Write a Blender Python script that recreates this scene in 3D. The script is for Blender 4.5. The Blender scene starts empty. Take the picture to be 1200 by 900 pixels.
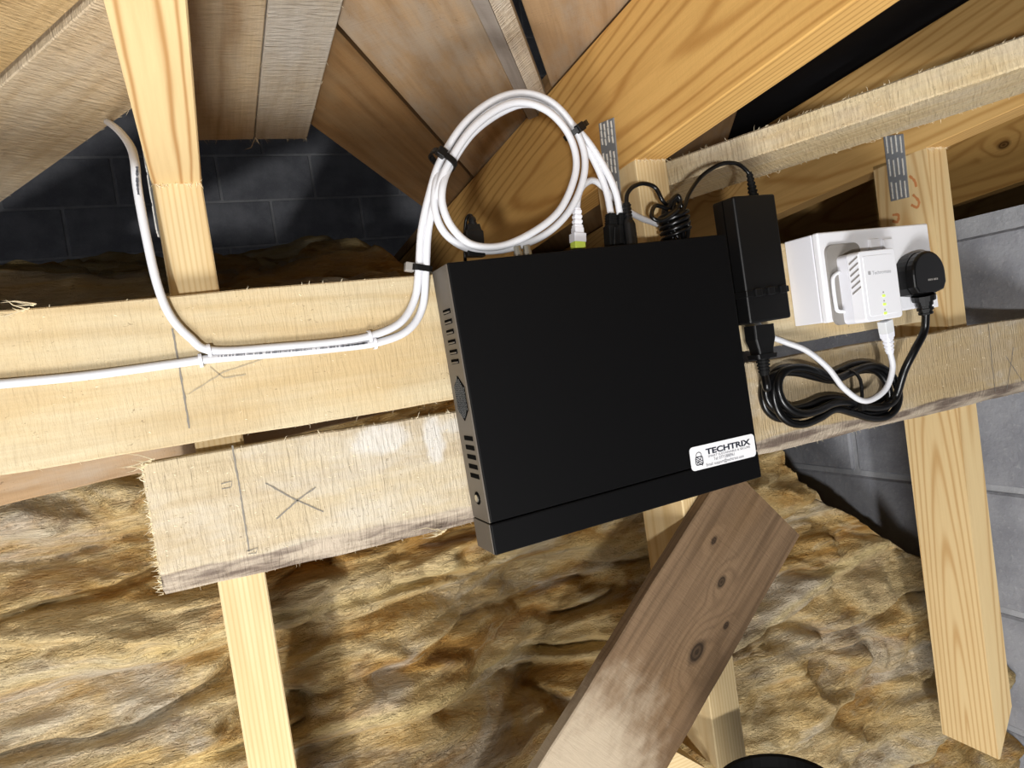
import bpy, bmesh, math, random
import numpy as np
from mathutils import Vector, Matrix
random.seed(7)
S = bpy.context.scene
COL = S.collection
# ------------------------------------------------------------------ camera
FPX = 795.0
YAW, PITCH, ROLL = (math.radians(a) for a in (23.65, 2.3, 8.3))
def cam_axes():
    cy, sy, cp, sp = math.cos(YAW), math.sin(YAW), math.cos(PITCH), math.sin(PITCH)
    f = Vector((sy*cp, cy*cp, -sp)); r = Vector((cy, -sy, 0)); d = f.cross(r)
    cr, sr = math.cos(ROLL), math.sin(ROLL)
    return r*cr + d*sr, d*cr - r*sr, f
CR, CD, CF = cam_axes()
CPOS = Vector((0, -.62, 0))
cd = bpy.data.cameras.new('camera'); cam = bpy.data.objects.new('camera', cd); COL.objects.link(cam)
cd.sensor_width = 36; cd.lens = FPX/1200*36; cd.clip_start = .01; cd.clip_end = 50
m = Matrix.Identity(4)
for i in range(3):
    m[i][0] = CR[i]; m[i][1] = -CD[i]; m[i][2] = -CF[i]; m[i][3] = CPOS[i]
cam.matrix_world = m
S.camera = cam
# ------------------------------------------------------------------ light and exposure
W = bpy.data.worlds.new('world'); S.world = W; W.use_nodes = True
W.node_tree.nodes['Background'].inputs[0].default_value = (1, .96, .9, 1)
W.node_tree.nodes['Background'].inputs[1].default_value = .035
def lamp(name, loc, power, size, color=(1, .985, .965)):
    l = bpy.data.lights.new(name, 'POINT'); l.energy = power; l.shadow_soft_size = size; l.color = color
    o = bpy.data.objects.new(name, l); COL.objects.link(o); o.location = loc
    return o
lamp('work_torch', (-.52, -1.5, -.27), 84, .035)
lamp('low_fill', (-.30, -1.05, -.92), 84, .22)  # soft fill added low down to lift the roof boards and right wall
S.view_settings.view_transform = 'Standard'; S.view_settings.look = 'None'
S.view_settings.gamma = 1; S.view_settings.use_curve_mapping = False
S.view_settings.exposure = -0.18

# ------------------------------------------------------------------ helpers: points
def ray(px, py): return CR*((px-600)/FPX) + CD*((py-450)/FPX) + CF
def at(px, py, Y):
    v = ray(px, py); return CPOS + v*((Y-CPOS.y)/v.y)
def on_x(px, py, X):
    v = ray(px, py); return CPOS + v*(X/v.x)
# ------------------------------------------------------------------ helpers: objects
def tag(o, label=None, cat=None, group=None, kind=None):
    if label: o['label'] = label
    if cat: o['category'] = cat
    if group: o['group'] = group
    if kind: o['kind'] = kind
    return o
def thing(name, loc, label, cat, group=None):
    o = bpy.data.objects.new(name, None); COL.objects.link(o); o.location = loc
    o.empty_display_size = .02
    return tag(o, label, cat, group)
def base_matrix(o):
    if o.get('_bm') is not None: return Matrix([o['_bm'][i*4:i*4+4] for i in range(4)])
    return Matrix.Translation(o.location)
def link(name, mesh, mat, parent=None, M=None, smooth=False):
    o = bpy.data.objects.new(name, mesh); COL.objects.link(o)
    if mat is not None and not mesh.materials: mesh.materials.append(mat)
    M = M or Matrix.Identity(4)
    o.matrix_world = M
    if parent is not None:
        o.parent = parent
        o.matrix_parent_inverse = world_of(parent).inverted()
    WORLD[o.name] = M.copy()
    if smooth:
        for p in mesh.polygons: p.use_smooth = True
    return o
WORLD = {}
def world_of(o):
    return WORLD[o.name] if o.name in WORLD else Matrix.Translation(o.location)
def mesh_from(verts, faces, name='m'):
    me = bpy.data.meshes.new(name); me.from_pydata([tuple(v) for v in verts], [], faces); me.update(); return me
def bm_mesh(bm, name='m'):
    me = bpy.data.meshes.new(name); bmesh.ops.recalc_face_normals(bm, faces=bm.faces); bm.to_mesh(me); bm.free(); return me
def frame(o, u, v, w):
    M = Matrix.Identity(4)
    for i in range(3): M[i][0] = u[i]; M[i][1] = v[i]; M[i][2] = w[i]; M[i][3] = o[i]
    return M
def box_mesh(x0, x1, y0, y1, z0, z1, bev=0, seg=2):
    bm = bmesh.new()
    vs = [bm.verts.new((x, y, z)) for x in (x0, x1) for y in (y0, y1) for z in (z0, z1)]
    for f in ((0,1,3,2),(4,6,7,5),(0,4,5,1),(2,3,7,6),(0,2,6,4),(1,5,7,3)): bm.faces.new([vs[i] for i in f])
    bmesh.ops.recalc_face_normals(bm, faces=bm.faces)
    if bev: bmesh.ops.bevel(bm, geom=bm.edges[:], offset=bev, segments=seg, affect='EDGES', profile=.5)
    return bm_mesh(bm)
def prism_mesh(poly, d0, d1, axis='y', bev=0, seg=2):
    # 2D polygon swept along an axis: axis y -> (x,z), axis z -> (x,y), axis x -> (y,z)
    mp = {'y': lambda p, d: (p[0], d, p[1]), 'z': lambda p, d: (p[0], p[1], d), 'x': lambda p, d: (d, p[0], p[1])}[axis]
    bm = bmesh.new()
    a = [bm.verts.new(mp(p, d0)) for p in poly]; b = [bm.verts.new(mp(p, d1)) for p in poly]
    bm.faces.new(a); bm.faces.new(b[::-1])
    n = len(poly)
    for i in range(n): bm.faces.new((a[i], a[(i+1) % n], b[(i+1) % n], b[i]))
    bmesh.ops.recalc_face_normals(bm, faces=bm.faces)
    if bev:
        es = [e for e in bm.edges if (e.verts[0] in b) and (e.verts[1] in b)]
        bmesh.ops.bevel(bm, geom=es, offset=bev, segments=seg, affect='EDGES', profile=.5)
    return bm_mesh(bm)
def rrect(x0, x1, z0, z1, r, n=5):
    out = []
    for cx, cz, a0 in ((x1-r, z1-r, 0), (x0+r, z1-r, 90), (x0+r, z0+r, 180), (x1-r, z0+r, 270)):
        for i in range(n+1):
            a = math.radians(a0 + 90*i/n); out.append((cx + r*math.cos(a), cz + r*math.sin(a)))
    return out
def catmull(pts, sub=8):
    pts = [Vector(p) for p in pts]; P = [pts[0]*2-pts[1]] + pts + [pts[-1]*2-pts[-2]]
    out = []
    for i in range(1, len(P)-2):
        a, b, c, d = P[i-1], P[i], P[i+1], P[i+2]
        for k in range(sub):
            t = k/sub
            out.append(.5*((2*b) + (c-a)*t + (2*a-5*b+4*c-d)*t*t + (3*b-a-3*c+d)*t**3))
    out.append(pts[-1]); return out
def tube_mesh(pts, r, n=10, sub=8, smooth_path=True):
    p = catmull(pts, sub) if smooth_path else [Vector(q) for q in pts]
    verts, faces = [], []
    t0 = (p[1]-p[0]).normalized(); nrm = t0.orthogonal().normalized()
    for i, q in enumerate(p):
        t = (p[min(i+1, len(p)-1)] - p[max(i-1, 0)]).normalized()
        nrm = (nrm - t*nrm.dot(t)).normalized(); bn = t.cross(nrm)
        for k in range(n):
            a = 2*math.pi*k/n; verts.append(q + nrm*(r*math.cos(a)) + bn*(r*math.sin(a)))
    for i in range(len(p)-1):
        for k in range(n):
            k2 = (k+1) % n; faces.append((i*n+k, i*n+k2, (i+1)*n+k2, (i+1)*n+k))
    faces.append(tuple(range(n))[::-1]); faces.append(tuple((len(p)-1)*n+k for k in range(n)))
    me = mesh_from(verts, faces)
    for f in me.polygons: f.use_smooth = True
    return me
def lathe_mesh(p0, p1, prof, n=14, flat=1.0, side=None):
    # prof: (t along p0->p1, radius); flat squashes the section along 'side'
    p0, p1 = Vector(p0), Vector(p1); t = (p1-p0); L = t.length; t.normalize()
    s = (side or Vector((0, 1, 0))); s = (s - t*s.dot(t)).normalized(); b = t.cross(s)
    verts, faces = [], []
    for (u, r) in prof:
        for k in range(n):
            a = 2*math.pi*k/n; verts.append(p0 + t*(u*L) + s*(r*flat*math.cos(a)) + b*(r*math.sin(a)))
    for i in range(len(prof)-1):
        for k in range(n):
            k2 = (k+1) % n; faces.append((i*n+k, i*n+k2, (i+1)*n+k2, (i+1)*n+k))
    faces.append(tuple(range(n))[::-1]); faces.append(tuple((len(prof)-1)*n+k for k in range(n)))
    me = mesh_from(verts, faces)
    return me
def loft_mesh(p0, p1, secs, side, n=4):
    # secs: (t, half width across, half depth along side, corner radius)
    p0, p1 = Vector(p0), Vector(p1); t = (p1-p0); L = t.length; t.normalize()
    s = (side - t*side.dot(t)).normalized(); b = t.cross(s)
    verts, faces = [], []; N = 4*(n+1)
    for (u, hw, hd, r) in secs:
        for (a, c) in rrect(-hw, hw, -hd, hd, min(r, hw*.98, hd*.98), n): verts.append(p0 + t*(u*L) + b*a + s*c)
    for i in range(len(secs)-1):
        for k in range(N):
            k2 = (k+1) % N; faces.append((i*N+k, i*N+k2, (i+1)*N+k2, (i+1)*N+k))
    faces.append(tuple(range(N))[::-1]); faces.append(tuple((len(secs)-1)*N+k for k in range(N)))
    return mesh_from(verts, faces)
def fix(me):
    bm = bmesh.new(); bm.from_mesh(me); bmesh.ops.recalc_face_normals(bm, faces=bm.faces); bm.to_mesh(me); bm.free(); return me
def text_mesh(s, size, sx=1.0, bold=0.0, align='LEFT', space=1.0):
    c = bpy.data.curves.new('t', 'FONT'); c.body = s; c.size = size; c.align_x = align; c.offset = bold; c.space_character = space
    c.resolution_u = 3; c.extrude = .00006
    o = bpy.data.objects.new('t', c); COL.objects.link(o)
    dg = bpy.context.evaluated_depsgraph_get(); dg.update()
    me = bpy.data.meshes.new_from_object(o.evaluated_get(dg)); bpy.data.objects.remove(o); bpy.data.curves.remove(c)
    for v in me.vertices: v.co.x *= sx
    me.materials.clear(); return me

# ------------------------------------------------------------------ helpers: materials
def lin(c):
    if isinstance(c, str): c = tuple(int(c[i:i+2], 16) for i in (0, 2, 4))
    return tuple(((x/255)/12.92 if x/255 <= .04045 else ((x/255+.055)/1.055)**2.4) for x in c) + (1,)
class NT:
    def __init__(s, name):
        s.m = bpy.data.materials.new(name); s.m.use_nodes = True; s.t = s.m.node_tree; s.n = s.t.nodes
        s.b = s.n['Principled BSDF']
    def new(s, typ, **kw):
        n = s.n.new(typ)
        for k, v in kw.items(): setattr(n, k, v)
        return n
    def put(s, sock, v):
        if v is None: return
        if hasattr(v, 'is_output'): s.t.links.new(v, sock)
        else: sock.default_value = v
    def math(s, op, a, b=None, c=None, clamp=False):
        n = s.new('ShaderNodeMath', operation=op, use_clamp=clamp)
        s.put(n.inputs[0], a); s.put(n.inputs[1], b)
        if c is not None: s.put(n.inputs[2], c)
        return n.outputs[0]
    def mix(s, f, a, b, blend='MIX'):
        n = s.new('ShaderNodeMix', data_type='RGBA', blend_type=blend)
        s.put(n.inputs[0], f); s.put(n.inputs[6], a); s.put(n.inputs[7], b); return n.outputs[2]
    def map(s, v, loc=(0,0,0), rot=(0,0,0), sc=(1,1,1)):
        n = s.new('ShaderNodeMapping'); s.put(n.inputs[0], v); n.inputs[1].default_value = loc; n.inputs[2].default_value = rot; n.inputs[3].default_value = sc
        return n.outputs[0]
    def noise(s, v, scale, detail=3, rough=.55, dist=0, color=False):
        n = s.new('ShaderNodeTexNoise'); s.put(n.inputs['Vector'], v); n.inputs['Scale'].default_value = scale
        n.inputs['Detail'].default_value = detail; n.inputs['Roughness'].default_value = rough; n.inputs['Distortion'].default_value = dist
        return n.outputs['Color' if color else 'Fac']
    def ramp(s, f, stops, interp='LINEAR'):
        n = s.new('ShaderNodeValToRGB'); s.put(n.inputs[0], f); e = n.color_ramp.elements; n.color_ramp.interpolation = interp
        while len(e) < len(stops): e.new(.5)
        for i, (p, c) in enumerate(stops):
            e[i].position = p; e[i].color = c if len(c) == 4 else lin(c)
        return n.outputs[0]
    def step(s, f, a, b):
        n = s.new('ShaderNodeMapRange', interpolation_type='SMOOTHSTEP'); s.put(n.inputs[0], f); n.inputs[1].default_value = a; n.inputs[2].default_value = b
        return n.outputs[0]
    def coord(s): return s.new('ShaderNodeTexCoord').outputs['Object']
    def bump(s, h, strength, dist=.001, prev=None):
        n = s.new('ShaderNodeBump'); s.put(n.inputs['Height'], h); n.inputs['Strength'].default_value = strength; n.inputs['Distance'].default_value = dist
        if prev is not None: s.t.links.new(prev, n.inputs['Normal'])
        return n.outputs[0]
    def out(s, color, rough=.6, normal=None, metallic=0, spec=.3):
        s.put(s.b.inputs['Base Color'], color); s.put(s.b.inputs['Roughness'], rough); s.b.inputs['Metallic'].default_value = metallic
        s.b.inputs['Specular IOR Level'].default_value = spec
        if normal is not None: s.t.links.new(normal, s.b.inputs['Normal'])
        return s.m
def plain(name, c, rough=.5, metallic=0, spec=.4, noise=.0, nscale=80, bump=0):
    k = NT(name); col = lin(c); nrm = None
    if noise or bump:
        f = k.noise(k.coord(), nscale, 4)
        if bump: nrm = k.bump(f, bump, .0005)
        if noise: col = k.mix(f, tuple(x*(1-noise) for x in col[:3])+(1,), tuple(min(1, x*(1+noise)) for x in col[:3])+(1,))
    return k.out(col, rough, nrm, metallic, spec)
def wood(name, light, late, ring=.006, pith=(.05, -.06), tilt=(0, 0), contrast=.55, fibre=.25, saw=.0, grit=.2, stain=None, stain_amt=.0,
         stain_scale=4, knots=(), blotch=.15, seed=0, wane=None, patches=(), stripes=None, distort=.012, specks=0, sharp=2.6, patch_rough=1.3):
    """softwood cut from a log: growth rings about a pith line that runs along local x, knots, saw marks, stains"""
    k = NT(name); co = k.coord()
    sep = k.new('ShaderNodeSeparateXYZ'); k.put(sep.inputs[0], co); X, Y, Z = sep.outputs
    sh = k.map(co, loc=(seed*1.37, seed*.71, seed*.33))
    nd = k.noise(k.map(sh, sc=(1.6, 14, 14)), 1.0, 2)
    nd2 = k.noise(k.map(sh, sc=(9, 40, 40)), 1.0, 2)
    y = k.math('ADD', k.math('SUBTRACT', Y, pith[0]), k.math('MULTIPLY', X, tilt[0]))
    z = k.math('ADD', k.math('SUBTRACT', Z, pith[1]), k.math('MULTIPLY', X, tilt[1]))
    r = k.math('SQRT', k.math('ADD', k.math('MULTIPLY', y, y), k.math('MULTIPLY', z, z)))
    r = k.math('ADD', r, k.math('MULTIPLY', k.math('SUBTRACT', nd, .5), distort*2))
    r = k.math('ADD', r, k.math('MULTIPLY', k.math('SUBTRACT', nd2, .5), distort*.22))
    kd = []
    for (ku, kv, kr) in knots:
        du = k.math('MULTIPLY', k.math('SUBTRACT', X, ku), .62); dv = k.math('SUBTRACT', Y, kv)
        d = k.math('SQRT', k.math('ADD', k.math('MULTIPLY', du, du), k.math('MULTIPLY', dv, dv)))
        infl = k.math('SUBTRACT', 1.0, k.step(d, kr*.5, kr*4.0))
        r = k.math('ADD', r, k.math('MULTIPLY', infl, kr*1.6)); kd.append((d, kr))
    wv = k.math('SINE', k.math('MULTIPLY', r, 2*math.pi/ring))
    f = k.math('POWER', k.math('MULTIPLY_ADD', wv, .5, .5), sharp)
    fib = k.noise(k.map(sh, sc=(14, 420, 420)), 1.0, 3, .6)
    fib2 = k.noise(k.map(sh, sc=(4, 90, 90)), 1.0, 3, .6)
    big = k.noise(k.map(sh, sc=(3, 9, 9)), 1.0, 4, .6)
    def dull(c):
        g = .3*c[0]+.55*c[1]+.15*c[2]; return tuple(x+(g-x)*(.15 if saw > .25 else 0.0) for x in c[:3])+(1,)
    lc, dc = dull(lin(light)), dull(lin(late))
    c = k.mix(k.math('MULTIPLY', f, contrast), lc, dc)
    c = k.mix(k.math('MULTIPLY', k.step(fib2, .42, .72), fibre), c, dc)
    c = k.mix(k.math('MULTIPLY', k.math('SUBTRACT', fib, .35), fibre), c, tuple(x*.55 for x in dc[:3])+(1,))
    c = k.mix(k.math('MULTIPLY', k.step(big, .45, .75), blotch), c, dc)
    if stain:
        sn = k.noise(k.map(sh, sc=(stain_scale, stain_scale*3.2, stain_scale*3.2)), 1.0, 5, .65)
        sm = k.math('MULTIPLY', k.step(sn, .40, .66), stain_amt)
        c = k.mix(sm, c, lin(stain))
    for (pu, pv, pru, prv, pc, pa) in patches:
        du = k.math('DIVIDE', k.math('SUBTRACT', X, pu), pru); dv = k.math('DIVIDE', k.math('SUBTRACT', Y, pv), prv)
        d = k.math('SQRT', k.math('ADD', k.math('MULTIPLY', du, du), k.math('MULTIPLY', dv, dv)))
        d = k.math('ADD', d, k.math('MULTIPLY', k.math('SUBTRACT', k.noise(k.map(sh, sc=(30, 45, 45)), 1.0, 4, .65), .5), patch_rough))
        c = k.mix(k.math('MULTIPLY', k.math('SUBTRACT', 1.0, k.step(d, .55, 1.05)), pa), c, lin(pc))
    for d, kr in kd:
        core = k.math('SUBTRACT', 1.0, k.step(d, kr*.55, kr*1.15))
        rings = k.math('MULTIPLY_ADD', k.math('SINE', k.math('MULTIPLY', d, 2*math.pi/(kr*.45))), .12, .85)
        c = k.mix(k.math('MULTIPLY', core, rings), c, tuple(x*.28 for x in dc[:3])+(1,))
    if wane:
        wn = k.noise(k.map(sh, sc=(10, 60, 60)), 1.0, 5, .65)
        wc = k.mix(k.step(wn, .38, .62), lin(wane[1]), lin(wane[2]))
        edge = k.math('ADD', Y, k.math('MULTIPLY', k.math('SUBTRACT', k.noise(k.map(sh, sc=(7, 3, 3)), 1.0, 4), .5), wane[0]*1.0))
        c = k.mix(k.math('SUBTRACT', 1.0, k.step(edge, wane[0]*.88, wane[0]*1.05)), c, wc)
    if specks:
        spk = k.math('MULTIPLY', k.step(k.noise(k.map(sh, sc=(170, 330, 330)), 1.0, 2, .5, 1.5), .66, .72), k.step(k.noise(sh, 30, 2), .5, .58))
        c = k.mix(k.math('MULTIPLY', spk, specks), c, lin('5c4a34'))
    n = k.bump(k.noise(k.map(sh, sc=(60, 420, 420)), 1.0, 3), grit, .0008)
    if saw:
        sw = k.noise(k.map(sh, rot=(0, 0, .12), sc=(330, 38, 38)), 1.0, 3, .6, .6)
        n = k.bump(sw, min(1, saw), .0022*max(1, saw*1.5), n)
        n = k.bump(k.noise(sh, 900, 2), saw*.5, .0008, n)
        c = k.mix(k.math('MULTIPLY', k.step(sw, .5, .3), .16*min(1, saw)), c, tuple(x*.45 for x in dc[:3])+(1,))
    return k.out(c, .72, n, spec=.22)

# ------------------------------------------------------------------ materials
M_stud   = wood('pale_planed_pine', 'e9cf98', 'd0a55c', .0075, (.02, -.05), (0, .012), .55, .18, blotch=.1, seed=1)
M_stud1  = wood('pale_straight_pine', 'd9c397', 'b9935a', .0042, (.02, -.25), (.004, .0), .42, .3, blotch=.15, seed=2, distort=.005, sharp=3)
M_stud3  = wood('cathedral_pine', 'e2c896', 'b98a4e', .0075, (.042, .050), (0, .055), .6, .15, blotch=.15, seed=3, sharp=4, distort=.007)
M_chord1 = wood('knotty_planed_pine', 'e2c896', 'a8743a', .0062, (-.007, .016), (.010, .004), .75, .15, seed=4, distort=.010, sharp=4)
M_chord2 = wood('orange_pine', 'dcb069', 'a06a2a', .0062, (.10, -.11), (.05, .03), .55, .2, blotch=.3, seed=5, distort=.007, saw=.12, sharp=6)
M_chord3 = wood('honey_pine', 'd8b070', 'a4712f', .007, (.08, -.1), (.03, .04), .5, .22, blotch=.3, seed=6, knots=((.52, .05, .009), (1.05, .1, .01)), distort=.009, sharp=5)
M_chord4 = wood('amber_pine', 'cda05c', '946028', .008, (.09, -.1), (.03, .03), .5, .25, sharp=4, distort=.009, blotch=.35, seed=7, knots=((.815, .08, .009),))
M_ubeam  = wood('rough_sawn_cream_board', 'd1bf97', 'b39562', .009, (.05, -.09), (.0, .03), .4, .35, saw=.6, stain='cdae78', stain_amt=.4, seed=8,
                knots=((.905, .094, .012),), specks=.5, patches=((1.0, .03, .08, .02, 'c99a52', .45), (.3, .085, .06, .006, '8d8272', .4)))
M_lboard = wood('rough_sawn_grey_board', 'c9b690', 'a58a62', .010, (.06, -.12), (.0, .02), .35, .35, saw=.85, stain='cdc6b8', stain_amt=.7, seed=9, stain_scale=5,
                wane=(.020, '6a5c52', 'b5a794'), specks=.5,
                patches=((.195, .098, .030, .016, 'd8d6d2', .6), (.243, .090, .013, .022, 'd8d6d2', .65), (.27, .098, .03, .008, 'd0cec8', .5), (.9, .06, .45, .07, 'b59a6c', .6)))
M_aboard = wood('rough_roof_board', 'dbc298', 'b8945c', .014, (.06, -.2), (.0, .01), .35, .3, saw=1.6, stain='d8ccb8', stain_amt=.45, seed=10)
M_aboard2= wood('rough_roof_board_gold', 'd2b27a', 'ab8448', .012, (.06, -.2), (.0, .02), .4, .35, saw=1.3, stain='d2b47c', stain_amt=.4, seed=11)
M_bboard = wood('rough_straight_board', 'd3b88c', 'a68152', .006, (.03, -.4), (.0, .0), .6, .4, saw=.9, stain='d0c4b2', stain_amt=.45, seed=12)
M_bboard2= wood('rough_grey_straight_board', 'd0bfa2', 'a98f6a', .006, (.03, -.4), (.0, .0), .4, .35, saw=1.1, stain='cfc8bd', stain_amt=.75, seed=13)
M_brown  = wood('weathered_brown_board', 'b29470', '7c5f40', .016, (.06, -.2), (.0, .0), .3, .35, saw=.2, stain='a89a88', stain_amt=.7, seed=14, stain_scale=7, specks=.5)
M_brown2 = wood('dark_brown_board', '93714a', '5c4023', .014, (.06, -.2), (.0, .0), .3, .35, saw=.2, stain='8d7657', stain_amt=.5, seed=15, stain_scale=6, specks=.5)
M_grey   = wood('grey_weathered_batten', 'a69a8e', '75675b', .01, (.02, -.2), (0, 0), .3, .4, saw=.3, stain='beb5ab', stain_amt=.4, seed=16)
M_rough  = wood('hairy_sawn_board', 'e6cf9c', 'c09a5e', .008, (.06, .015), (.0, .0), .4, .35, saw=1.0, stain='cfc3b2', stain_amt=.55, seed=17, specks=.5)
M_brace  = wood('dark_weathered_brace', '7d6244', '4f3a24', .007, (.03, -.09), (.0, .02), .35, .6, saw=.3, stain='6b5236', stain_amt=.5, patch_rough=.6, seed=18, stain_scale=3,
                knots=((.192, .098, .0105), (.1115, .078, .006), (.1465, .115, .004), (.081, .039, .004)), patches=((.47, .05, .23, .12, 'b8a992', .8),))
M_splint = plain('wood_fibre', 'efe2c2', .8, noise=.15)
M_black  = plain('black_powder_coat', '070708', .6, spec=.12, noise=.12, nscale=900, bump=.08)
M_side   = plain('black_side_lit', '5e574e', .5, spec=.4, noise=.05, nscale=400)  # black coat made lighter: its grazing reflection is put into the colour
M_dark   = plain('void_black', '050505', .9, spec=.05)
M_plast  = plain('black_plastic', '0b0b0c', .42, spec=.4, noise=.05)
M_gloss  = plain('glossy_black_pvc', '0a0a0b', .28, spec=.45)
M_rubber = plain('black_rubber', '101010', .7, spec=.2)
M_wcable = plain('white_cable_pvc', 'd4d5d9', .4, spec=.4)
M_white  = plain('white_plastic', 'f2f3f8', .3, spec=.45)
M_white2 = plain('white_matt_plastic', 'e6e7ee', .4, spec=.4)
M_greyp  = plain('shadow_plate_grey', '8f8b86', .5)
M_red = plain('faded_red_ink', 'cf8a55', .7)
M_pale = plain('pale_grey_print', 'aaaaae', .5)
M_clear  = plain('clear_plug_plastic', 'd9dbdc', .15, spec=.6)
M_green  = plain('yellow_green_tab', 'c8dc5a', .5)
M_steel  = plain('galvanised_steel', '8d9298', .5, .25, noise=.15, nscale=60)
M_tooth  = plain('bright_punched_tooth', 'e8e6de', .4, .3)
M_slot   = plain('dark_punched_slot', '6a6d72', .5, .5)
M_silver = plain('silver_connector', 'c9c4b6', .3, .9)
M_label  = plain('white_paper_label', 'e8e8ea', .5)
M_ink    = plain('dark_ink', '1d2230', .6)
M_ink2   = plain('grey_ink', '5e6068', .6)
M_mark   = plain('pencil_graphite', '827c72', .7)
M_faint  = plain('faint_pencil', 'a89a80', .7)
M_felt   = plain('black_roofing_felt', '1b1b1e', .8, spec=.15, noise=.3, nscale=30, bump=.2)
k = NT('led_green'); k.b.inputs['Emission Color'].default_value = lin('c8ff3c'); k.b.inputs['Emission Strength'].default_value = .35
M_led = k.out(lin('d8f070'), .3)
def block_mat(name, a, b, c):
    k = NT(name); co = k.coord()
    oi = k.new('ShaderNodeObjectInfo').outputs['Random']
    n1 = k.noise(co, 9, 5, .6); n2 = k.noise(co, 120, 3, .6)
    col = k.mix(k.step(n1, .35, .65), lin(a), lin(b))
    col = k.mix(k.math('MULTIPLY', k.step(n2, .55, .7), .35), col, lin(c))
    col = k.mix(k.math('MULTIPLY', oi, .25), col, lin(b))
    return k.out(col, .9, k.bump(n2, .5, .003, k.bump(n1, .4, .01)), spec=.15)
M_block = block_mat('grey_concrete_block', 'a4a6ac', '8a8c93', 'bfc0c4')
M_block2 = block_mat('bare_grey_block', 'b4b6bd', '9a9ca4', 'cfd0d3')
M_mortar2 = block_mat('bare_mortar', 'd2d3d6', 'bcbdc0', 'dedfe1')
M_mortar = block_mat('pale_mortar', 'b2b4b8', '9c9ea3', 'c6c7ca')
def wool_mat():
    k = NT('mineral_wool'); co = k.coord()
    n1 = k.noise(k.map(co, rot=(0, -.12, 0), sc=(2.0, 6, 8.5)), 1.0, 6, .62, 1.2)
    n2 = k.noise(k.map(co, rot=(0, -.15, 0), sc=(8, 22, 34)), 1.0, 5, .65, 1.0)
    n3 = k.noise(k.map(co, loc=(3, 1, 7), sc=(3, 5, 8)), 1.0, 5, .62, .8)
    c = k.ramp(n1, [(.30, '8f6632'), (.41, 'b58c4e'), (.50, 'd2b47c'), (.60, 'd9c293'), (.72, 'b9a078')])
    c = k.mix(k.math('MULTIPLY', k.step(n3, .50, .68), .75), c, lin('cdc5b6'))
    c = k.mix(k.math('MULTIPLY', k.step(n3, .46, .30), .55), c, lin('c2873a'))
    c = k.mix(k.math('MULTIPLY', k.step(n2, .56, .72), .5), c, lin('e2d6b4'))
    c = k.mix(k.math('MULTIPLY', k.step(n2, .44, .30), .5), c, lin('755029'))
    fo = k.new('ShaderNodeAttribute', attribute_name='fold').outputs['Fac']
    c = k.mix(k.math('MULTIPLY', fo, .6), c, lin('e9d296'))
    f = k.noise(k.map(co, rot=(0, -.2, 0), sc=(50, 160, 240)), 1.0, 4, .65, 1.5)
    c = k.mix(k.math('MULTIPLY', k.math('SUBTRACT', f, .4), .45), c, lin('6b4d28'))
    n = k.bump(f, .9, .008, k.bump(n2, .7, .02))
    return k.out(c, .95, n, spec=.08)
M_wool = wool_mat()

# ------------------------------------------------------------------ setting
SL = math.tan(math.radians(4.67))
DN = Vector((-.02, SL, 1)).normalized()
def deck(x, y, off=0): return Vector((x, y, .353 + .02*x - SL*y)) + DN*off
def slab(name, x0, x1, y0, y1, z0, z1, mat):
    o = link(name, box_mesh(x0, x1, y0, y1, z0, z1), mat); o['kind'] = 'structure'; return o
slab('floor', -2.6, 4.2, -2.2, 3.2, -1.3, -1.2, M_mortar)
slab('ceiling', -2.6, 4.2, -2.2, 3.2, 2.2, 2.26, M_felt)
slab('wall_left', -2.6, -2.5, -2.2, 3.2, -1.2, 2.2, M_block)
slab('wall_far_right', 4.1, 4.2, -2.2, 3.2, -1.2, 2.2, M_block)
def block_wall(name, origin, u, length, z0, z1, phase, bl=.44, bh=.215, j=.012, zoff=0, depth=.1, amp=.0012, mats=None):
    mb, mm = mats or (M_block, M_mortar)
    u = Vector(u).normalized(); w = Vector((0, 0, 1)); v = w.cross(u)      # v points into the wall
    M = frame(Vector(origin), u, v, w)
    wl = link(name, box_mesh(0, length, .006, depth, z0, z1), mm, None, M); wl['kind'] = 'structure'
    full = box_mesh(0, bl, 0, .03, 0, bh, .004, 1)
    r = 0; z = z0 + zoff
    while z < z1 - .03:
        x = -((r % 2)*.5 + phase)*(bl+j)
        h = min(bh, z1-z-.004)
        while x < length:
            a, b = max(x, 0.002), min(x+bl, length-.002)
            if b-a > .03:
                me = full if (b-a > bl-.001 and h > bh-.001) else box_mesh(0, b-a, 0, .03, 0, h, .004, 1)
                link('block', me, mb, wl, M @ Matrix.Translation((a, random.uniform(-amp, amp), z)))
            x += bl+j
        z += bh+j; r += 1
    return wl
block_wall('wall_back', (-2.5, 3.0, 0), (1, 0, 0), 6.6, -1.2, 2.2, .05, zoff=-.102, mats=(M_block2, M_mortar2))
wr_u = Vector((.0, 1, 0)).normalized()
block_wall('wall_right', Vector((1.235, 0, 0)) + wr_u*3.0, -wr_u, 3.5, -1.2, .125, .3, zoff=-.06, depth=.1, amp=.003)

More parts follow.
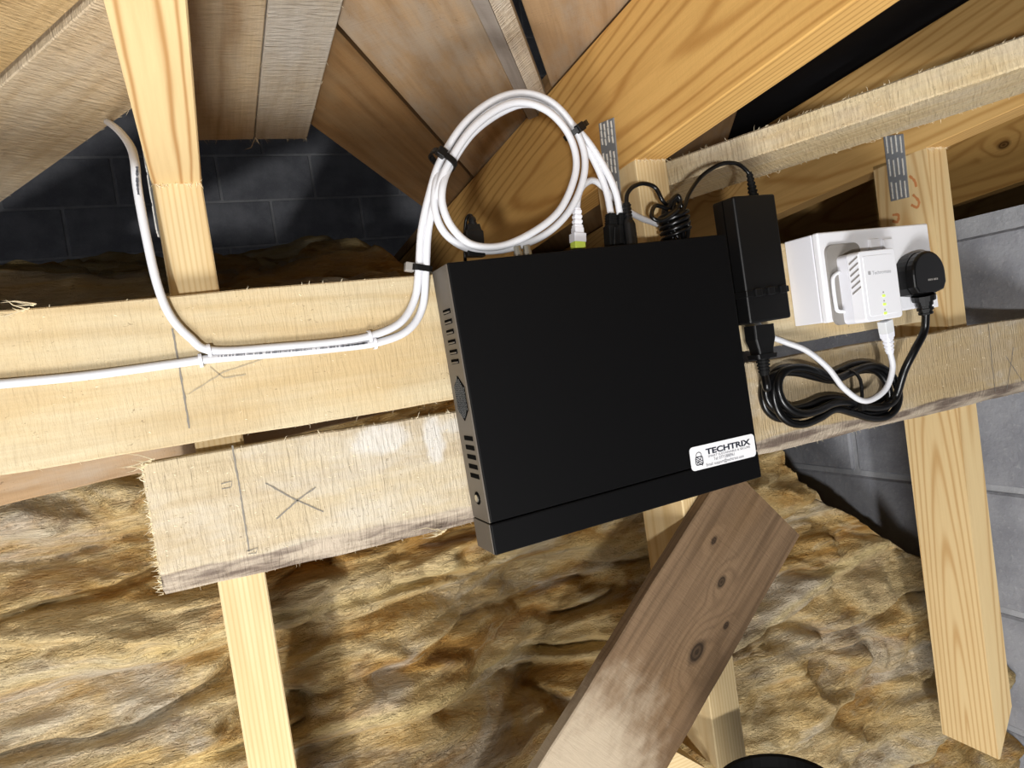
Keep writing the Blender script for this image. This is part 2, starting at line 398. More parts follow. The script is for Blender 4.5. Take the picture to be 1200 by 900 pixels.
# ------------------------------------------------------------------ insulation
def vnoise(x, y, seed):
    rs = np.random.RandomState(seed); T = rs.rand(256, 256)
    xi = np.floor(x).astype(int); yi = np.floor(y).astype(int); fx = x-xi; fy = y-yi
    fx = fx*fx*fx*(fx*(fx*6-15)+10); fy = fy*fy*fy*(fy*(fy*6-15)+10)
    g = lambda a, b: T[a & 255, b & 255]
    return (g(xi, yi)*(1-fx)+g(xi+1, yi)*fx)*(1-fy) + (g(xi, yi+1)*(1-fx)+g(xi+1, yi+1)*fx)*fy - .5
def fbm(x, y, seed, o=4):
    s = 0; a = 1
    for i in range(o): s = s + a*vnoise(x*2**i, y*2**i, seed+i); a *= .5
    return s
def insulation():
    prof = np.array([(.16, -1.15), (.20, -.85), (.25, -.6), (.31, -.38), (.36, -.2), (.42, -.05), (.50, .07), (.62, .15), (.82, .215), (1.2, .275), (2.0, .39), (2.45, .43)])
    seg = np.r_[0, np.cumsum(np.hypot(*np.diff(prof, axis=0).T))]
    s = np.r_[np.linspace(0, seg[6], 430), np.linspace(seg[6], seg[-1], 140)[1:]]
    # rounded profile
    y0 = np.interp(s, seg, prof[:, 0]); z0 = np.interp(s, seg, prof[:, 1])
    ker = np.ones(31)/31
    ys = np.convolve(np.pad(y0, 15, 'edge'), ker, 'valid'); zs = np.convolve(np.pad(z0, 15, 'edge'), ker, 'valid')
    xs = np.linspace(-1.15, 1.232, 640)
    Xg, Sg = np.meshgrid(xs, s); Y = np.repeat(ys[:, None], len(xs), 1); Z = np.repeat(zs[:, None], len(xs), 1)
    right = np.clip((Xg-.55)/.35, 0, 1); right = right*right*(3-2*right)
    # layers: stacked folded quilts, seams run along x, steeper on the right
    L = (Sg + Xg*(.02 - .0*right) - right*(Xg-.6)*.16 + .10*fbm(Xg*1.1, Sg*1.6, 11, 3) + .03*fbm(Xg*5, Sg*5, 21, 2))/.165
    fr = L-np.floor(L); idx = np.floor(L)
    lobe = np.sin(np.pi*np.clip(fr, 0, 1)**.55)
    amp = .055*(.55+.9*(vnoise(idx*.73+.5, Xg*1.3, 5)+.5))
    d = amp*lobe
    d += .05*fbm(Xg*2.2, Sg*2.6, 31, 2)
    wx = .5*fbm(Xg*2.3, Sg*3.1, 8, 3); wy = .5*fbm(Xg*2.7, Sg*3.7, 18, 3)
    d += .060*np.abs(fbm(Xg*3.0+wx, Sg*9+2.2*wy, 41, 3)) + .030*np.abs(fbm(Xg*8+2*wx, Sg*24+4*wy, 47, 3))
    d -= .03*np.clip(.10-np.abs(fbm(Xg*3.2, Sg*9, 51, 3)), 0, 1)/.10
    d += .008*fbm(Xg*18, Sg*60, 61, 3)
    # hollow behind the recorder
    d -= .10*np.exp(-((Xg-.45)/.17)**2)*np.exp(-((Z+.42)/.22)**2)
    back = np.clip((Y-.45)/.3, 0, 1)
    Y = Y - d*(1-.7*back); Z = Z + d*.8*back + d*.15
    # lower over the right hand bays, so that the rafters and the block wall show
    lowz = np.clip((Xg-.33)/.3, 0, 1)*.25
    Z = Z - lowz*np.clip((Z+.05)/.2, 0, 1)
    zt = -.30 - np.clip(Xg-.93, 0, 3)*.75
    zt = np.where(Xg > .74, zt + np.clip(.93-Xg, 0, 1)*1.9, 9) + .03*fbm(Xg*6, Sg*0, 71, 3)
    over = np.clip(Z-zt, 0, 5)
    Z = np.where(over > 0, zt + over*.06, Z); Y = Y + over*.55
    Y = np.maximum(Y, .135)
    # stop at the sloping block wall
    lim = np.where(Xg < 1.232, -9, 99)
    keep_y = np.maximum(lim, -9)
    n0, n1 = Xg.shape
    verts = np.stack([Xg, Y, Z], -1).reshape(-1, 3)
    ok = (Y > keep_y)
    faces = []
    ii, jj = np.meshgrid(np.arange(n0-1), np.arange(n1-1), indexing='ij')
    good = ok[:-1, :-1] | ok[1:, 1:]
    a = (ii*n1+jj)[good]; f = np.stack([a, a+1, a+n1+1, a+n1], -1)
    me = bpy.data.meshes.new('insulation'); me.vertices.add(len(verts)); me.vertices.foreach_set('co', verts.ravel().astype('f'))
    me.loops.add(f.size); me.loops.foreach_set('vertex_index', f.ravel().astype('i'))
    me.polygons.add(len(f)); me.polygons.foreach_set('loop_start', np.arange(0, f.size, 4, dtype='i')); me.polygons.foreach_set('loop_total', np.full(len(f), 4, 'i'))
    me.update(calc_edges=True)
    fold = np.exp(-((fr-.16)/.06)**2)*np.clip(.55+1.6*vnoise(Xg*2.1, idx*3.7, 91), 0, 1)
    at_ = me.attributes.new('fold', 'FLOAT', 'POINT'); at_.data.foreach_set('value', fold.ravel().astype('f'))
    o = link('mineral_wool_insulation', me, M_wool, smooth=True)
    tag(o, 'folded yellow-brown mineral wool insulation filling the space behind the studs', 'insulation', kind='stuff')
insulation()

# ------------------------------------------------------------------ timber
def sweep_board(L, Wd, T, cham=.0012, jit=0, nseg=None, wane=None, endjit=0):
    """board mesh: x 0..L, y 0..Wd, z 0..T, chamfered edges that wander by jit"""
    nseg = nseg or max(2, int(L/.02)) if jit else 1
    c = cham
    prof = [(c, 0), (Wd-c, 0), (Wd, c), (Wd, T-c), (Wd-c, T), (c, T), (0, T-c), (0, c)]
    if wane:                                    # missing lower edge on the z=T face
        wy, wz = wane
        prof = [(c, 0), (Wd-c, 0), (Wd, c), (Wd, T-c), (Wd-c, T), (wy, T), (wy*.45, T-wz*.35), (0, T-wz), (0, c)]
    n = len(prof); verts, faces = [], []
    ph = [random.uniform(0, 9) for _ in range(6)]
    for i in range(nseg+1):
        x = L*i/nseg
        jy0 = jit*(math.sin(x*23+ph[0])+.6*math.sin(x*71+ph[1])+random.uniform(-.6, .6)); jy1 = jit*(math.sin(x*27+ph[2])+.6*math.sin(x*63+ph[3])+random.uniform(-.6, .6))
        wj = random.uniform(-1, 1)*jit*2
        for q, (py, pz) in enumerate(prof):
            a = py/Wd
            yy = py + jy0*(1-a) + jy1*a
            if wane and q in (5, 6): yy += wj*1.2 + jit*2*math.sin(x*19+ph[4])
            xx = x
            if endjit and i in (0, nseg): xx = x + random.uniform(-endjit, endjit)
            verts.append((xx, yy, pz))
    for i in range(nseg):
        for q in range(n):
            q2 = (q+1) % n; faces.append((i*n+q, i*n+q2, (i+1)*n+q2, (i+1)*n+q))
    faces.append(tuple(range(n))[::-1]); faces.append(tuple(nseg*n+q for q in range(n)))
    return fix(mesh_from(verts, faces))
def splinters(parent, M, segs, n, lmin, lmax, rad=.00025, dirn=None, mat=None, name='splinters'):
    """loose wood fibres standing off edges; segs: (p, q, mean direction) in the board's frame"""
    verts, faces = [], []
    for _ in range(n):
        p, q, dv = random.choice(segs)
        p, q, dv = Vector(p), Vector(q), Vector(dv)
        b = p.lerp(q, random.random())
        d = (dv + Vector((random.uniform(-1, 1), random.uniform(-1, 1), random.uniform(-1, 1)))*.75).normalized()
        l = random.uniform(lmin, lmax)*random.random()**.7
        s = d.orthogonal().normalized()*rad; t = d.cross(s).normalized()*rad
        bend = s.normalized()*l*random.uniform(-.25, .25)
        k0 = len(verts)
        for c, off, rr in ((b-d*.001, Vector(), 1), (b+d*l*.55+bend, Vector(), .8)):
            verts += [c+s*rr, c-s*.5*rr+t*.87*rr, c-s*.5*rr-t*.87*rr]
        verts.append(b+d*l+bend*.3)
        for a in range(3):
            a2 = (a+1) % 3
            faces.append((k0+a, k0+a2, k0+3+a2, k0+3+a)); faces.append((k0+3+a, k0+3+a2, k0+6))
    o = link(name, mesh_from(verts, faces), mat or M_splint, parent, M)
    o['kind'] = 'stuff'; return o
UP = Vector((0, 0, 1))
def mark(parent, M, pts, z, w=.0011, mat=None, name='pencil_mark'):
    """pencil stroke on the z face of a board frame, along points (x, y)"""
    verts, faces = [], []
    P = []
    for i in range(len(pts)-1):
        a, b = Vector(pts[i]+(0,)), Vector(pts[i+1]+(0,)); n = max(2, int((b-a).length/.003))
        for q in range(n): P.append(a.lerp(b, q/n))
    P.append(Vector(pts[-1]+(0,)))
    for i, p in enumerate(P):
        t = (P[min(i+1, len(P)-1)]-P[max(i-1, 0)]).normalized(); s = Vector((-t.y, t.x, 0))
        ww = w*random.uniform(.55, 1.1)/2; j = s*random.uniform(-.0002, .0002)
        verts += [p+s*ww+j+UP*z, p-s*ww+j+UP*z]
    for i in range(len(P)-1): faces.append((2*i, 2*i+1, 2*i+3, 2*i+2))
    me = mesh_from(verts, faces)
    return link(name, me, mat or M_mark, parent, M)

# ---- trusses: sloping top chord, vertical stud, nail plates on the left face
NPm = {}
def nail_plate(parent, X, pts, name='nail_plate'):
    """pts: (y, z) corners on plane x = X, facing -x"""
    me = prism_mesh(pts, X-.0018, X-.0002, 'x')
    p = link(name, me, M_steel, parent)
    p['label'] = 'punched galvanised nail plate'
    (y0, z0), (y1, z1), (y2, z2), (y3, z3) = pts
    verts, faces = [], []
    rows, cols = 11, 4
    for i in range(rows):
        for j in range(cols):
            if i % 4 == 3: continue
            u = (j+.6)/(cols+.2); v = (i+.5+.25*(j % 2))/(rows+.3)
            y = (y0*(1-u)+y1*u)*(1-v)+(y3*(1-u)+y2*u)*v; z = (z0*(1-u)+z1*u)*(1-v)+(z3*(1-u)+z2*u)*v
            k0 = len(verts); h = .0042; ww = .0011
            for dy, dz in ((-ww, -h), (ww, -h), (ww, h), (-ww, h)): verts.append((X-.0019, y+dy, z+dz))
            for dy, dz in ((-ww*.6, -h*.8), (ww*.6, -h*.8), (ww*.6, h*.8), (-ww*.6, h*.8)): verts.append((X-.0030, y+dy, z+dz))
            faces += [(k0+4, k0+5, k0+6, k0+7)] + [(k0+a, k0+(a+1) % 4, k0+4+(a+1) % 4, k0+4+a) for a in range(4)]
    link('tooth_row', mesh_from(verts, faces), M_tooth, p)
    return p
def truss(label, xl, xr, z_und, z_bot, mats, ynear=-.62, yfar=1.9, bottom_poly=None, ys=.022, yd=.085, stud=True, h=.160, splice=None):
    t = thing('roof_truss', (xl, ys, z_bot), label, 'roof truss', 'timber roof trusses')
    rdir = Vector((0, math.cos(math.radians(4.67)), -SL*math.cos(math.radians(4.67))))
    o = Vector((xl, ynear, z_und - SL*(ynear-ys)))
    # chord frame: local x along rafter, y up, z = world x (left face at z = 0)
    u = rdir; w = Vector((1, 0, 0)); v = w.cross(u)
    T = xr-xl
    Mx = frame(o, u, v, w)
    L = (yfar-ynear)/u.y
    if splice:
        link('top_chord', sweep_board(splice-.0006, h, T), mats[0], t, Mx)
        M2 = frame(o + u*splice, u, v, w)
        link('top_chord', sweep_board(L-splice, h, T), mats[2], t, M2)
    else:
        link('top_chord', sweep_board(L, h, T), mats[0], t, Mx)
    if stud:
        # local x down, y into depth, z = x cross y = +X ; origin on the left face
        Ms = frame(Vector((xl, ys, z_und)), Vector((0, 0, -1)), Vector((0, 1, 0)), Vector((1, 0, 0)))
        Ls = z_und - z_bot
        if bottom_poly:
            cut = bottom_poly
            bm = bmesh.new()
            poly = [(0, 0), (0, T), (Ls-cut[1], T), (Ls, T-cut[0]), (Ls, 0)]
            a = [bm.verts.new((p, 0, q)) for p, q in poly]; b = [bm.verts.new((p, yd, q)) for p, q in poly]
            bm.faces.new(a); bm.faces.new(b[::-1])
            for i in range(5): bm.faces.new((a[i], a[(i+1) % 5], b[(i+1) % 5], b[i]))
            me = bm_mesh(bm)
        else: me = sweep_board(Ls, yd, T)
        link('stud', me, mats[1], t, Ms)
        # torn fibres where the stud meets the chord
        splinters(t, Matrix.Identity(4), [((xl+.001, ys-.0005, z_und+.001), (xr-.001, ys-.0005, z_und+.001), (0, -.7, -.5))], 90, .003, .012, .0004, name='torn_fibres')
    return t
T1 = truss('leftmost roof truss, its pale stud behind the cream board beside the white cable', -.0205, .0185, .187, -1.1, (M_chord1, M_stud1), h=.163)
T2 = truss('middle roof truss with wide orange rafter face, stud running down behind the recorder', .472, .515, .200, -.515, (M_chord2, M_stud1))
T3 = truss('right roof truss with honey rafter and tall pale stud beside the socket box', .973, 1.017, .209, -.695, (M_chord3, M_stud3), bottom_poly=(.041, .066))
T4 = truss('far roof truss behind the socket, only its spliced amber rafter showing', 1.473, 1.517, .205, .15, (M_chord4, M_stud, M_chord3), stud=False, splice=1.085, yfar=1.6)
T5 = truss('farthest roof truss at right edge above the grey block wall', 1.973, 2.017, .205, .15, (M_chord3, M_stud, M_chord4), stud=False, splice=1.35, yfar=1.6)
def npl(t, X, a, b, c, d):
    P = [on_x(px, py, X) for px, py in (a, b, c, d)]
    nail_plate(t, X, [(p.y, p.z) for p in P])
npl(T2, .472, (703, 145), (720, 138), (729, 238), (712, 243))
npl(T3, .973, (1036, 160), (1059, 157), (1066, 231), (1045, 236))
nail_plate(T1, -.0205, [(.055, .150), (.030, .150), (.030, .225), (.055, .225)])

def ink_on_x(parent, X, pts, w, mat, name):
    P = catmull([on_x(px, py, X) for px, py in pts], 6); verts, faces = [], []
    for i, p in enumerate(P):
        t = (P[min(i+1, len(P)-1)]-P[max(i-1, 0)]).normalized(); q = Vector((1, 0, 0)).cross(t)*w*random.uniform(.35, .6)
        verts += [p+q-Vector((.0005, 0, 0)), p-q-Vector((.0005, 0, 0))]
    for i in range(len(P)-1): faces.append((2*i, 2*i+1, 2*i+3, 2*i+2))
    link(name, mesh_from(verts, faces), mat, parent)
for pts in ([(1066, 206), (1072, 212), (1074, 219)], [(1070, 228), (1077, 236), (1075, 243), (1068, 240)], [(1046, 252), (1053, 252), (1052, 260), (1046, 259)]):
    ink_on_x(T3, .973, pts, .004, M_red, 'ink_mark')
# foot wedge at the bottom of the middle stud
fw = link('web_offcut', prism_mesh([(.395, -.60), (.395, -.470), (.405, -.462), (.46, -.512), (.46, -.60)], .022, .10, 'y'), M_stud1)
tag(fw, 'short mitred pine offcut at the foot of the middle stud', 'timber offcut')

# ---- upper cream board and lower grey board, and the rail behind the studs
def board(name, label, cat, p_left, p_right, width, T, mat, y0=0, jit=.0004, wane=None, cham=.0012, endjit=0):
    """horizontal board; front face on plane y0; p_left/p_right = lower front corners (x, z)"""
    a = Vector((p_left[0], y0+T, p_left[1])); b = Vector((p_right[0], y0+T, p_right[1]))
    u = (b-a).normalized(); w = Vector((0, -1, 0)); v = w.cross(u)
    M = frame(a, u, v, w)
    t = thing(name, (p_left[0], y0+T, p_left[1]), label, cat)
    link('plank', sweep_board((b-a).length, width, T, cham, jit, None, wane, endjit), mat, t, M)
    return t, M, (b-a).length
ub, ubM, ubL = board('timber_board', 'upper cream sawn board that carries the clipped white cables', 'board', (-.62, -.0325), (.895, -.0335), .1225, .022, M_ubeam)
lb, lbM, lbL = board('timber_board', 'lower grey sawn board with bark edge and pencilled cross, below the cream board', 'board', (-.061, -.154), (1.19, -.1665), .1125, .022, M_lboard, jit=.0006, wane=(.019, .012), endjit=.0015)
rl, rlM, rlL = board('timber_board', 'brown rail behind the studs, seen in the gap between the two sawn boards', 'board', (-.8, -.108), (.88, .008), .07, .02, M_brown, y0=.109)
F_ = .022
def bpt(M, px, py, Y=0):
    p = M.inverted() @ at(px, py, Y); return (p.x, p.y)
for M, t, L, Wd, dens in ((ubM, ub, ubL, .1225, 150), (lbM, lb, lbL, .1125, 170)):
    e = [((0, Wd, F_), (L, Wd, F_), (.3, .9, .2)), ((0, 0, F_ if M is ubM else F_-.0125), (L, 0, F_ if M is ubM else F_-.0125), (.2, -.9, .3))]
    splinters(t, M, e, dens, .002, .007, .00018)
splinters(lb, lbM, [((0, 0, F_), (0, .1125, F_), (-1, 0, .1))], 130, .003, .009, .0004, name='end_fibres')
for (M, t, px, py, n) in ((ubM, ub, 32, 361, 6), (lbM, lb, 172, 543, 8), (lbM, lb, 520, 622, 10)):
    x, y = bpt(M, px, py)
    splinters(t, M, [((x-.004, y-.003, F_), (x+.006, y+.003, F_+.001), (-1.6, .25, .3))], n, .012, .034, .0006, name='long_splinters')
def slivers(t, M, x0, x1, y0, y1, n, lmin=.0012, lmax=.0045, name='sawn_fuzz'):
    segs = [((random.uniform(x0, x1), random.uniform(y0, y1), F_), ) for _ in range(n)]
    splinters(t, M, [((p[0][0], p[0][1], F_), (p[0][0], p[0][1], F_), (random.choice((-1, 1))*.9, random.uniform(-.8, .2), .35)) for p in segs], n, lmin, lmax, .00028, name=name)
slivers(ub, ubM, .3, 1.0, .004, .118, 260, .001, .003)
slivers(lb, lbM, .0, .33, .02, .11, 420, .001, .003)
slivers(lb, lbM, .6, 1.24, .02, .11, 220, .001, .003)
def strokes(M, t, lists, mat=None, w=.0012):
    for pts in lists:
        mark(t, M, [bpt(M, *p) for p in pts], F_+.0006, w, mat)
strokes(ubM, ub, [[(202, 385), (211, 435), (222, 502)]], M_mark, .0018)
strokes(ubM, ub, [[(221, 462), (262, 436), (308, 421)], [(246, 430), (262, 443), (288, 439)]], M_faint, .0011)
strokes(lbM, lb, [[(272, 522), (282, 580), (292, 646)]], M_mark, .0016)
strokes(lbM, lb, [[(311, 566), (345, 585), (379, 600)], [(324, 608), (350, 585), (370, 571)]], M_mark, .0014)
strokes(lbM, lb, [[(259, 567), (272, 564), (271, 571), (260, 573)], [(289, 646), (302, 642), (300, 648), (291, 649)]], M_mark, .0008)
strokes(lbM, lb, [[(1158, 380), (1162, 425), (1166, 459)], [(1178, 417), (1199, 449)], [(1187, 407), (1183, 434), (1179, 459)]], M_mark, .0016)

# ---- roof boards lying on the rafters
def deck_board(name, label, poly, d2, mat, off=0, T=.022, cat='board'):
    """poly: plan (x, y) corners on the deck plane, d2: plan direction of the grain"""
    P = [deck(x, y, off) for x, y in poly]
    d = Vector((d2[0], d2[1], .02*d2[0]-SL*d2[1])).normalized(); w = DN; v = w.cross(d)
    M = frame(P[0], d, v, w); Mi = M.inverted()
    loc = [Mi @ p for p in P]
    ar = sum(loc[i].x*loc[(i+1) % len(loc)].y-loc[(i+1) % len(loc)].x*loc[i].y for i in range(len(loc)))
    if ar < 0: loc = loc[::-1]
    bm = bmesh.new()
    a = [bm.verts.new((p.x, p.y, 0)) for p in loc]; b = [bm.verts.new((p.x, p.y, T)) for p in loc]
    bm.faces.new(a[::-1]); bm.faces.new(b)
    n = len(a)
    for i in range(n): bm.faces.new((a[i], a[(i+1) % n], b[(i+1) % n], b[i]))
    bmesh.ops.recalc_face_normals(bm, faces=bm.faces)
    bmesh.ops.bevel(bm, geom=bm.edges[:], offset=.0012, segments=1, affect='EDGES')
    t = link(name, bm_mesh(bm), mat, None, M); tag(t, label, cat)
    return t, M, loc
def line_x(p, d, x): return (x, p[1] + (x-p[0])*d[1]/d[0])
dA = Vector((.578, -.816)); nA = Vector((.816, .578)); dB = Vector((.576, .817)); nB = Vector((.817, -.576))
def shift(p, n, a): return (p[0]+n[0]*a, p[1]+n[1]*a)
pL = (-.224, .502)                                   # on the lower edge of the lower left board
def strip(p, d, n, a0, a1, x0, x1):
    q0, q1 = shift(p, n, a0), shift(p, n, a1)
    return [line_x(q0, d, x0), line_x(q0, d, x1), line_x(q1, d, x1), line_x(q1, d, x0)]
A1 = deck_board('roof_board', 'pale rough roof board slanting down left of the left rafter, lower of two', strip(pL, dA, nA, 0, -.117, -.75, .012), dA, M_aboard)
A2 = deck_board('roof_board', 'golden roof board in the top left corner, above the pale slanting one', strip(pL, dA, nA, -.123, -.26, -.75, .012), dA, M_aboard2, .003)
splinters(A1[0], A1[1], [(A1[2][0], A1[2][1], (0, -1, -.3)), (A1[2][2], A1[2][3], (0, -1, -.3)), (A1[2][1], A1[2][2], (0, -1, -.3)), (A1[2][3], A1[2][0], (0, -1, -.3))], 120, .003, .009)
B1 = deck_board('roof_board', 'tan square-cut board overhead, directly right of the left rafter', [(.019, -.75), (.019, .31), (.0965, .311), (.0965, -.75)], (0, 1), M_bboard, -.004)
B2 = deck_board('roof_board', 'grey-white square-cut board overhead, beside the tan one', [(.0978, -.75), (.0978, .311), (.164, .313), (.166, -.75)], (0, 1), M_bboard2, -.004)
for t, M, loc in (B1, B2):
    segs = [(loc[i], loc[(i+1) % 4], (.6, 0, -.6)) for i in range(4)]
    splinters(t, M, segs, 60, .003, .010)
splinters(B2[0], B2[1], [((1.060, -.001, 0), (1.061, .001, 0), (1, .05, -.4))], 3, .03, .045, .0007, name='long_splinters')
pB = (.168, .289)
deck_board('roof_board', 'dark brown stained roof board slanting behind the cable loop, lowest of the brown ones', strip(pB, dB, nB, 0, .124, .168, .514), dB, M_brown2, .004)
deck_board('roof_board', 'wide grey-brown roof board slanting above the cable loop', strip(pB, dB, nB, .130, .262, .168, .514), dB, M_brown, .002)
gb = thing('valley_batten', deck(.33, .01), 'grey weathered angled batten slanting beside the black gap in the roof', 'batten')
def deck_prism(name, p, d, n, prof, x0, x1, mat, parent):
    """profile (across, down) swept along a deck direction"""
    r0, r1 = line_x(p, d, x0), line_x(p, d, x1)
    D0, D1 = deck(*r0), deck(*r1); u = (D1-D0).normalized(); v = Vector((n[0], n[1], .02*n[0]-SL*n[1])).normalized(); w = u.cross(v)
    if w.z < 0: w = -w
    bm = bmesh.new(); Lx = (D1-D0).length
    M = frame(D0, u, w.cross(u), w)
    s = 1 if (w.cross(u)).dot(v) > 0 else -1
    a = [bm.verts.new((0, s*x, y)) for x, y in prof]; b = [bm.verts.new((Lx, s*x, y)) for x, y in prof]
    bm.faces.new(a); bm.faces.new(b[::-1]); k_ = len(prof)
    for i in range(k_): bm.faces.new((a[i], a[(i+1) % k_], b[(i+1) % k_], b[i]))
    return link(name, bm_mesh(bm), mat, parent, M)
deck_prism('batten_face', shift(pB, nB, .264), dB, nB, [(0, .012), (0, -.006), (.017, -.014), (.017, .012)], .0, .4695, M_grey, gb)
deck_prism('batten_face', shift(pB, nB, .2815), dB, nB, [(0, .012), (0, -.013), (.0175, -.004), (.0175, .012)], .0, .4695, M_bboard2, gb)
deck_board('roof_board', 'light tan roof board at the top, between the black gap and the orange rafter', strip(pB, dB, nB, .309, .45, .0, .514), dB, M_brown, .004)
pF = (.883, .283)
deck_board('roof_board', 'short brown roof board closing the bay between the middle and right rafters', strip(pF, dB, nB, 0, -.14, .52, .972), dB, M_brown, .004)
deck_board('roof_panel', 'brown roof panel deep in the bay behind the hairy brace and cable loop', strip(pF, dB, nB, -.144, -1.1, .4735, 1.6), dB, M_brown2, .004)
fp = [(.485, -.75), (.485, .75), (1.7, .75), (1.7, -.75)]
deck_board('roofing_felt', 'black roofing felt showing between the middle and right rafters', fp, (0, 1), M_felt, .028, .003, 'roofing felt')

# ---- hairy sawn brace fixed between the middle and right rafters
p0, p1 = Vector((.528, .190, .187)), Vector((.955, -.425, .235))
u = (p1-p0).normalized(); v = Vector((.83, .56, 0)); v = (v-u*v.dot(u)).normalized(); w = u.cross(v)
if w.z < 0: w = -w; 
vv = w.cross(u)
hbL = (p1-p0).length
hM = frame(p0, u, vv, w)
hb = thing('timber_brace', p0, 'hairy rough-sawn brace slanting between the middle and right rafters, above the power adapter', 'brace')
link('plank', sweep_board(hbL, .125, .031, .002, .0011, 60, None, .004), M_rough, hb, hM)
yn = 0 if vv.dot(v) > 0 else .125
splinters(hb, hM, [((0, yn, .031), (hbL, yn, .031), (.5, -.5, .8)), ((0, yn, 0), (hbL, yn, 0), (.4, -.6, -.3)), ((0, .125, 0), (hbL, .125, 0), (.3, .4, -.6))], 300, .002, .007)
splinters(hb, hM, [((x, yn-.0003, random.uniform(.003, .029)), (x+.01, yn-.0003, random.uniform(.003, .029)), (.5, -.7, .2)) for x in [random.uniform(0, hbL) for _ in range(300)]], 420, .001, .003, name='sawn_fuzz')

# ---- dark diagonal brace in front of the middle stud
YB = .004
e0, e1 = at(825, 589, YB), at(633, 897, YB)
u = (e1-e0).normalized(); rgt = at(938, 628, YB)
v = Vector((0, 0, 0)); nrm = Vector((0, -1, 0)); v = nrm.cross(u).normalized()
if (rgt-e0).dot(v) < 0: v = -v
wid = (rgt-e0).dot(v)
top = e0 + u*((rgt-e0).dot(u))
wv_ = u.cross(v)
Mb = frame(top - wv_*(0.0172 if wv_.y < 0 else 0), u, v, wv_)
db = thing('timber_brace', top, 'dark weathered diagonal brace with a black knot, crossing the middle stud under the recorder', 'brace')
bm = bmesh.new(); bm.from_mesh(sweep_board(.62, wid, 0.0172, .0015, .0005))
Mi = Mb.inverted(); cp_ = Mi @ Vector((.5, 0, -.170)); cn_ = (Mi.to_3x3() @ Vector((0, 0, 1))).normalized()
rs_ = bmesh.ops.bisect_plane(bm, geom=bm.verts[:]+bm.edges[:]+bm.faces[:], plane_co=cp_, plane_no=cn_, clear_outer=True)
bmesh.ops.holes_fill(bm, edges=[e_ for e_ in bm.edges if e_.is_boundary])
link('plank', bm_mesh(bm), M_brace, db, Mb)

# ------------------------------------------------------------------ recorder
Q = [at(525, 310, -.052), at(855, 272, -.052), at(888, 562, -.052), at(578, 650, -.052)]
ux = ((Q[1]-Q[0]) + (Q[2]-Q[3])).normalized(); ux.y = 0; ux.normalize()
uz = Vector((0, -1, 0)).cross(ux)                 # up
NW = ((Q[1]-Q[0]).length + (Q[2]-Q[3]).length)/2; NH = ((Q[0]-Q[3]).length + (Q[1]-Q[2]).length)/2
ctr = (Q[0]+Q[1]+Q[2]+Q[3])/4
NO = ctr - ux*NW/2 - uz*NH/2; NO.y = -.009
NM = frame(NO, ux, Vector((0, 1, 0)), uz)         # local: x right, y into wall (0 = back), z up
ND = .043
nvr = thing('video_recorder', NO, 'flat black metal network video recorder hung on the two sawn boards', 'video recorder')
def npart(name, me, mat, parent=None, label=None, smooth=False):
    o = link(name, me, mat, parent or nvr, NM, smooth)
    if label: o['label'] = label
    return o
PH = .029
npart('cover', box_mesh(.0012, NW, -ND, 0, PH+.0007, NH, .0012), M_black)
npart('front_panel', box_mesh(0, NW, -ND-.0006, .0005, 0, PH, .0016), M_black)
sd = npart('side_panel', box_mesh(0, .0022, -ND+.0012, -.0005, PH+.0007, NH-.0008, .0004), M_side, label='black side with vent slots, lightened for grazing light')
npart('panel_side', box_mesh(-.0006, .0012, -ND+.001, -.001, .001, PH-.0005, .0004), M_side)
def sp(name, me, mat, label=None):
    o = link(name, me, mat, sd, NM)
    if label: o['label'] = label
    return o
def zf(f): return NH*(1-f)
for i, f in enumerate((.155, .19, .225, .26, .295, .328)):
    z = zf(f)
    sp('vent_slot', box_mesh(-.0006, .0005, -.034, -.014, z-.0022, z+.0022, .0004, 1), M_dark)
    sp('louvre', box_mesh(-.0022, .0003, -.033, -.0165, z-.0016, z-.0002, .0003, 1), M_side)
for f in (.597, .63, .663, .697, .73):
    z = zf(f)
    sp('vent_slot', box_mesh(-.0006, .0005, -.036, -.014, z-.0022, z+.0022, .0004, 1), M_dark)
zc, hh, hw = zf(.457), .021, .0135
sp('vent_grille', prism_mesh([(-.0235-hw, zc+.011), (-.0235, zc+hh), (-.0235+hw, zc+.011), (-.0235+hw, zc-.011), (-.0235, zc-hh), (-.0235-hw, zc-.011)][::-1], -.0005, .0004, 'x'), M_dark)
verts, faces = [], []
zz = zc-hh
row = 0
while zz < zc+hh:
    yy = -.0235-hw + (.00165 if row % 2 else 0)
    while yy < -.0235+hw:
        lim = hh - abs(yy+.0235)/hw*(hh-.011)
        if abs(zz-zc) < lim-.001:
            k0 = len(verts)
            for r_, xx in ((.00105, -.0010), (.00070, -.0010)):
                for a in range(6): verts.append((xx, yy+r_*math.cos(a*math.pi/3), zz+r_*math.sin(a*math.pi/3)))
            for a in range(6): faces.append((k0+a, k0+(a+1) % 6, k0+6+(a+1) % 6, k0+6+a))
        yy += .0033
    zz += .0019; row += 1
g = sp('grille_mesh', mesh_from(verts, faces), M_steel); g['kind'] = 'stuff'
z = zf(.81)
sp('screw_recess', lathe_mesh((.0004, -.0225, z), (-.0006, -.0225, z), [(0, .0062), (1, .0062)], 12), M_dark)
scr = sp('screw', lathe_mesh((0, -.0225, z), (-.0022, -.0225, z), [(0, .0036), (.7, .0036), (1, .0022)], 12), M_silver, 'bright cross-head screw')
# rear sockets on the upper edge
for px in (609, 620):
    p = NM.inverted() @ at(px, 292, -.04)
    npart('video_jack', lathe_mesh((p.x, -.026, NH-.002), (p.x, -.026, NH+.011), [(0, .0042), (.6, .0042), (.62, .0036), (1, .0036)], 12), M_silver, label='silver round video jack')
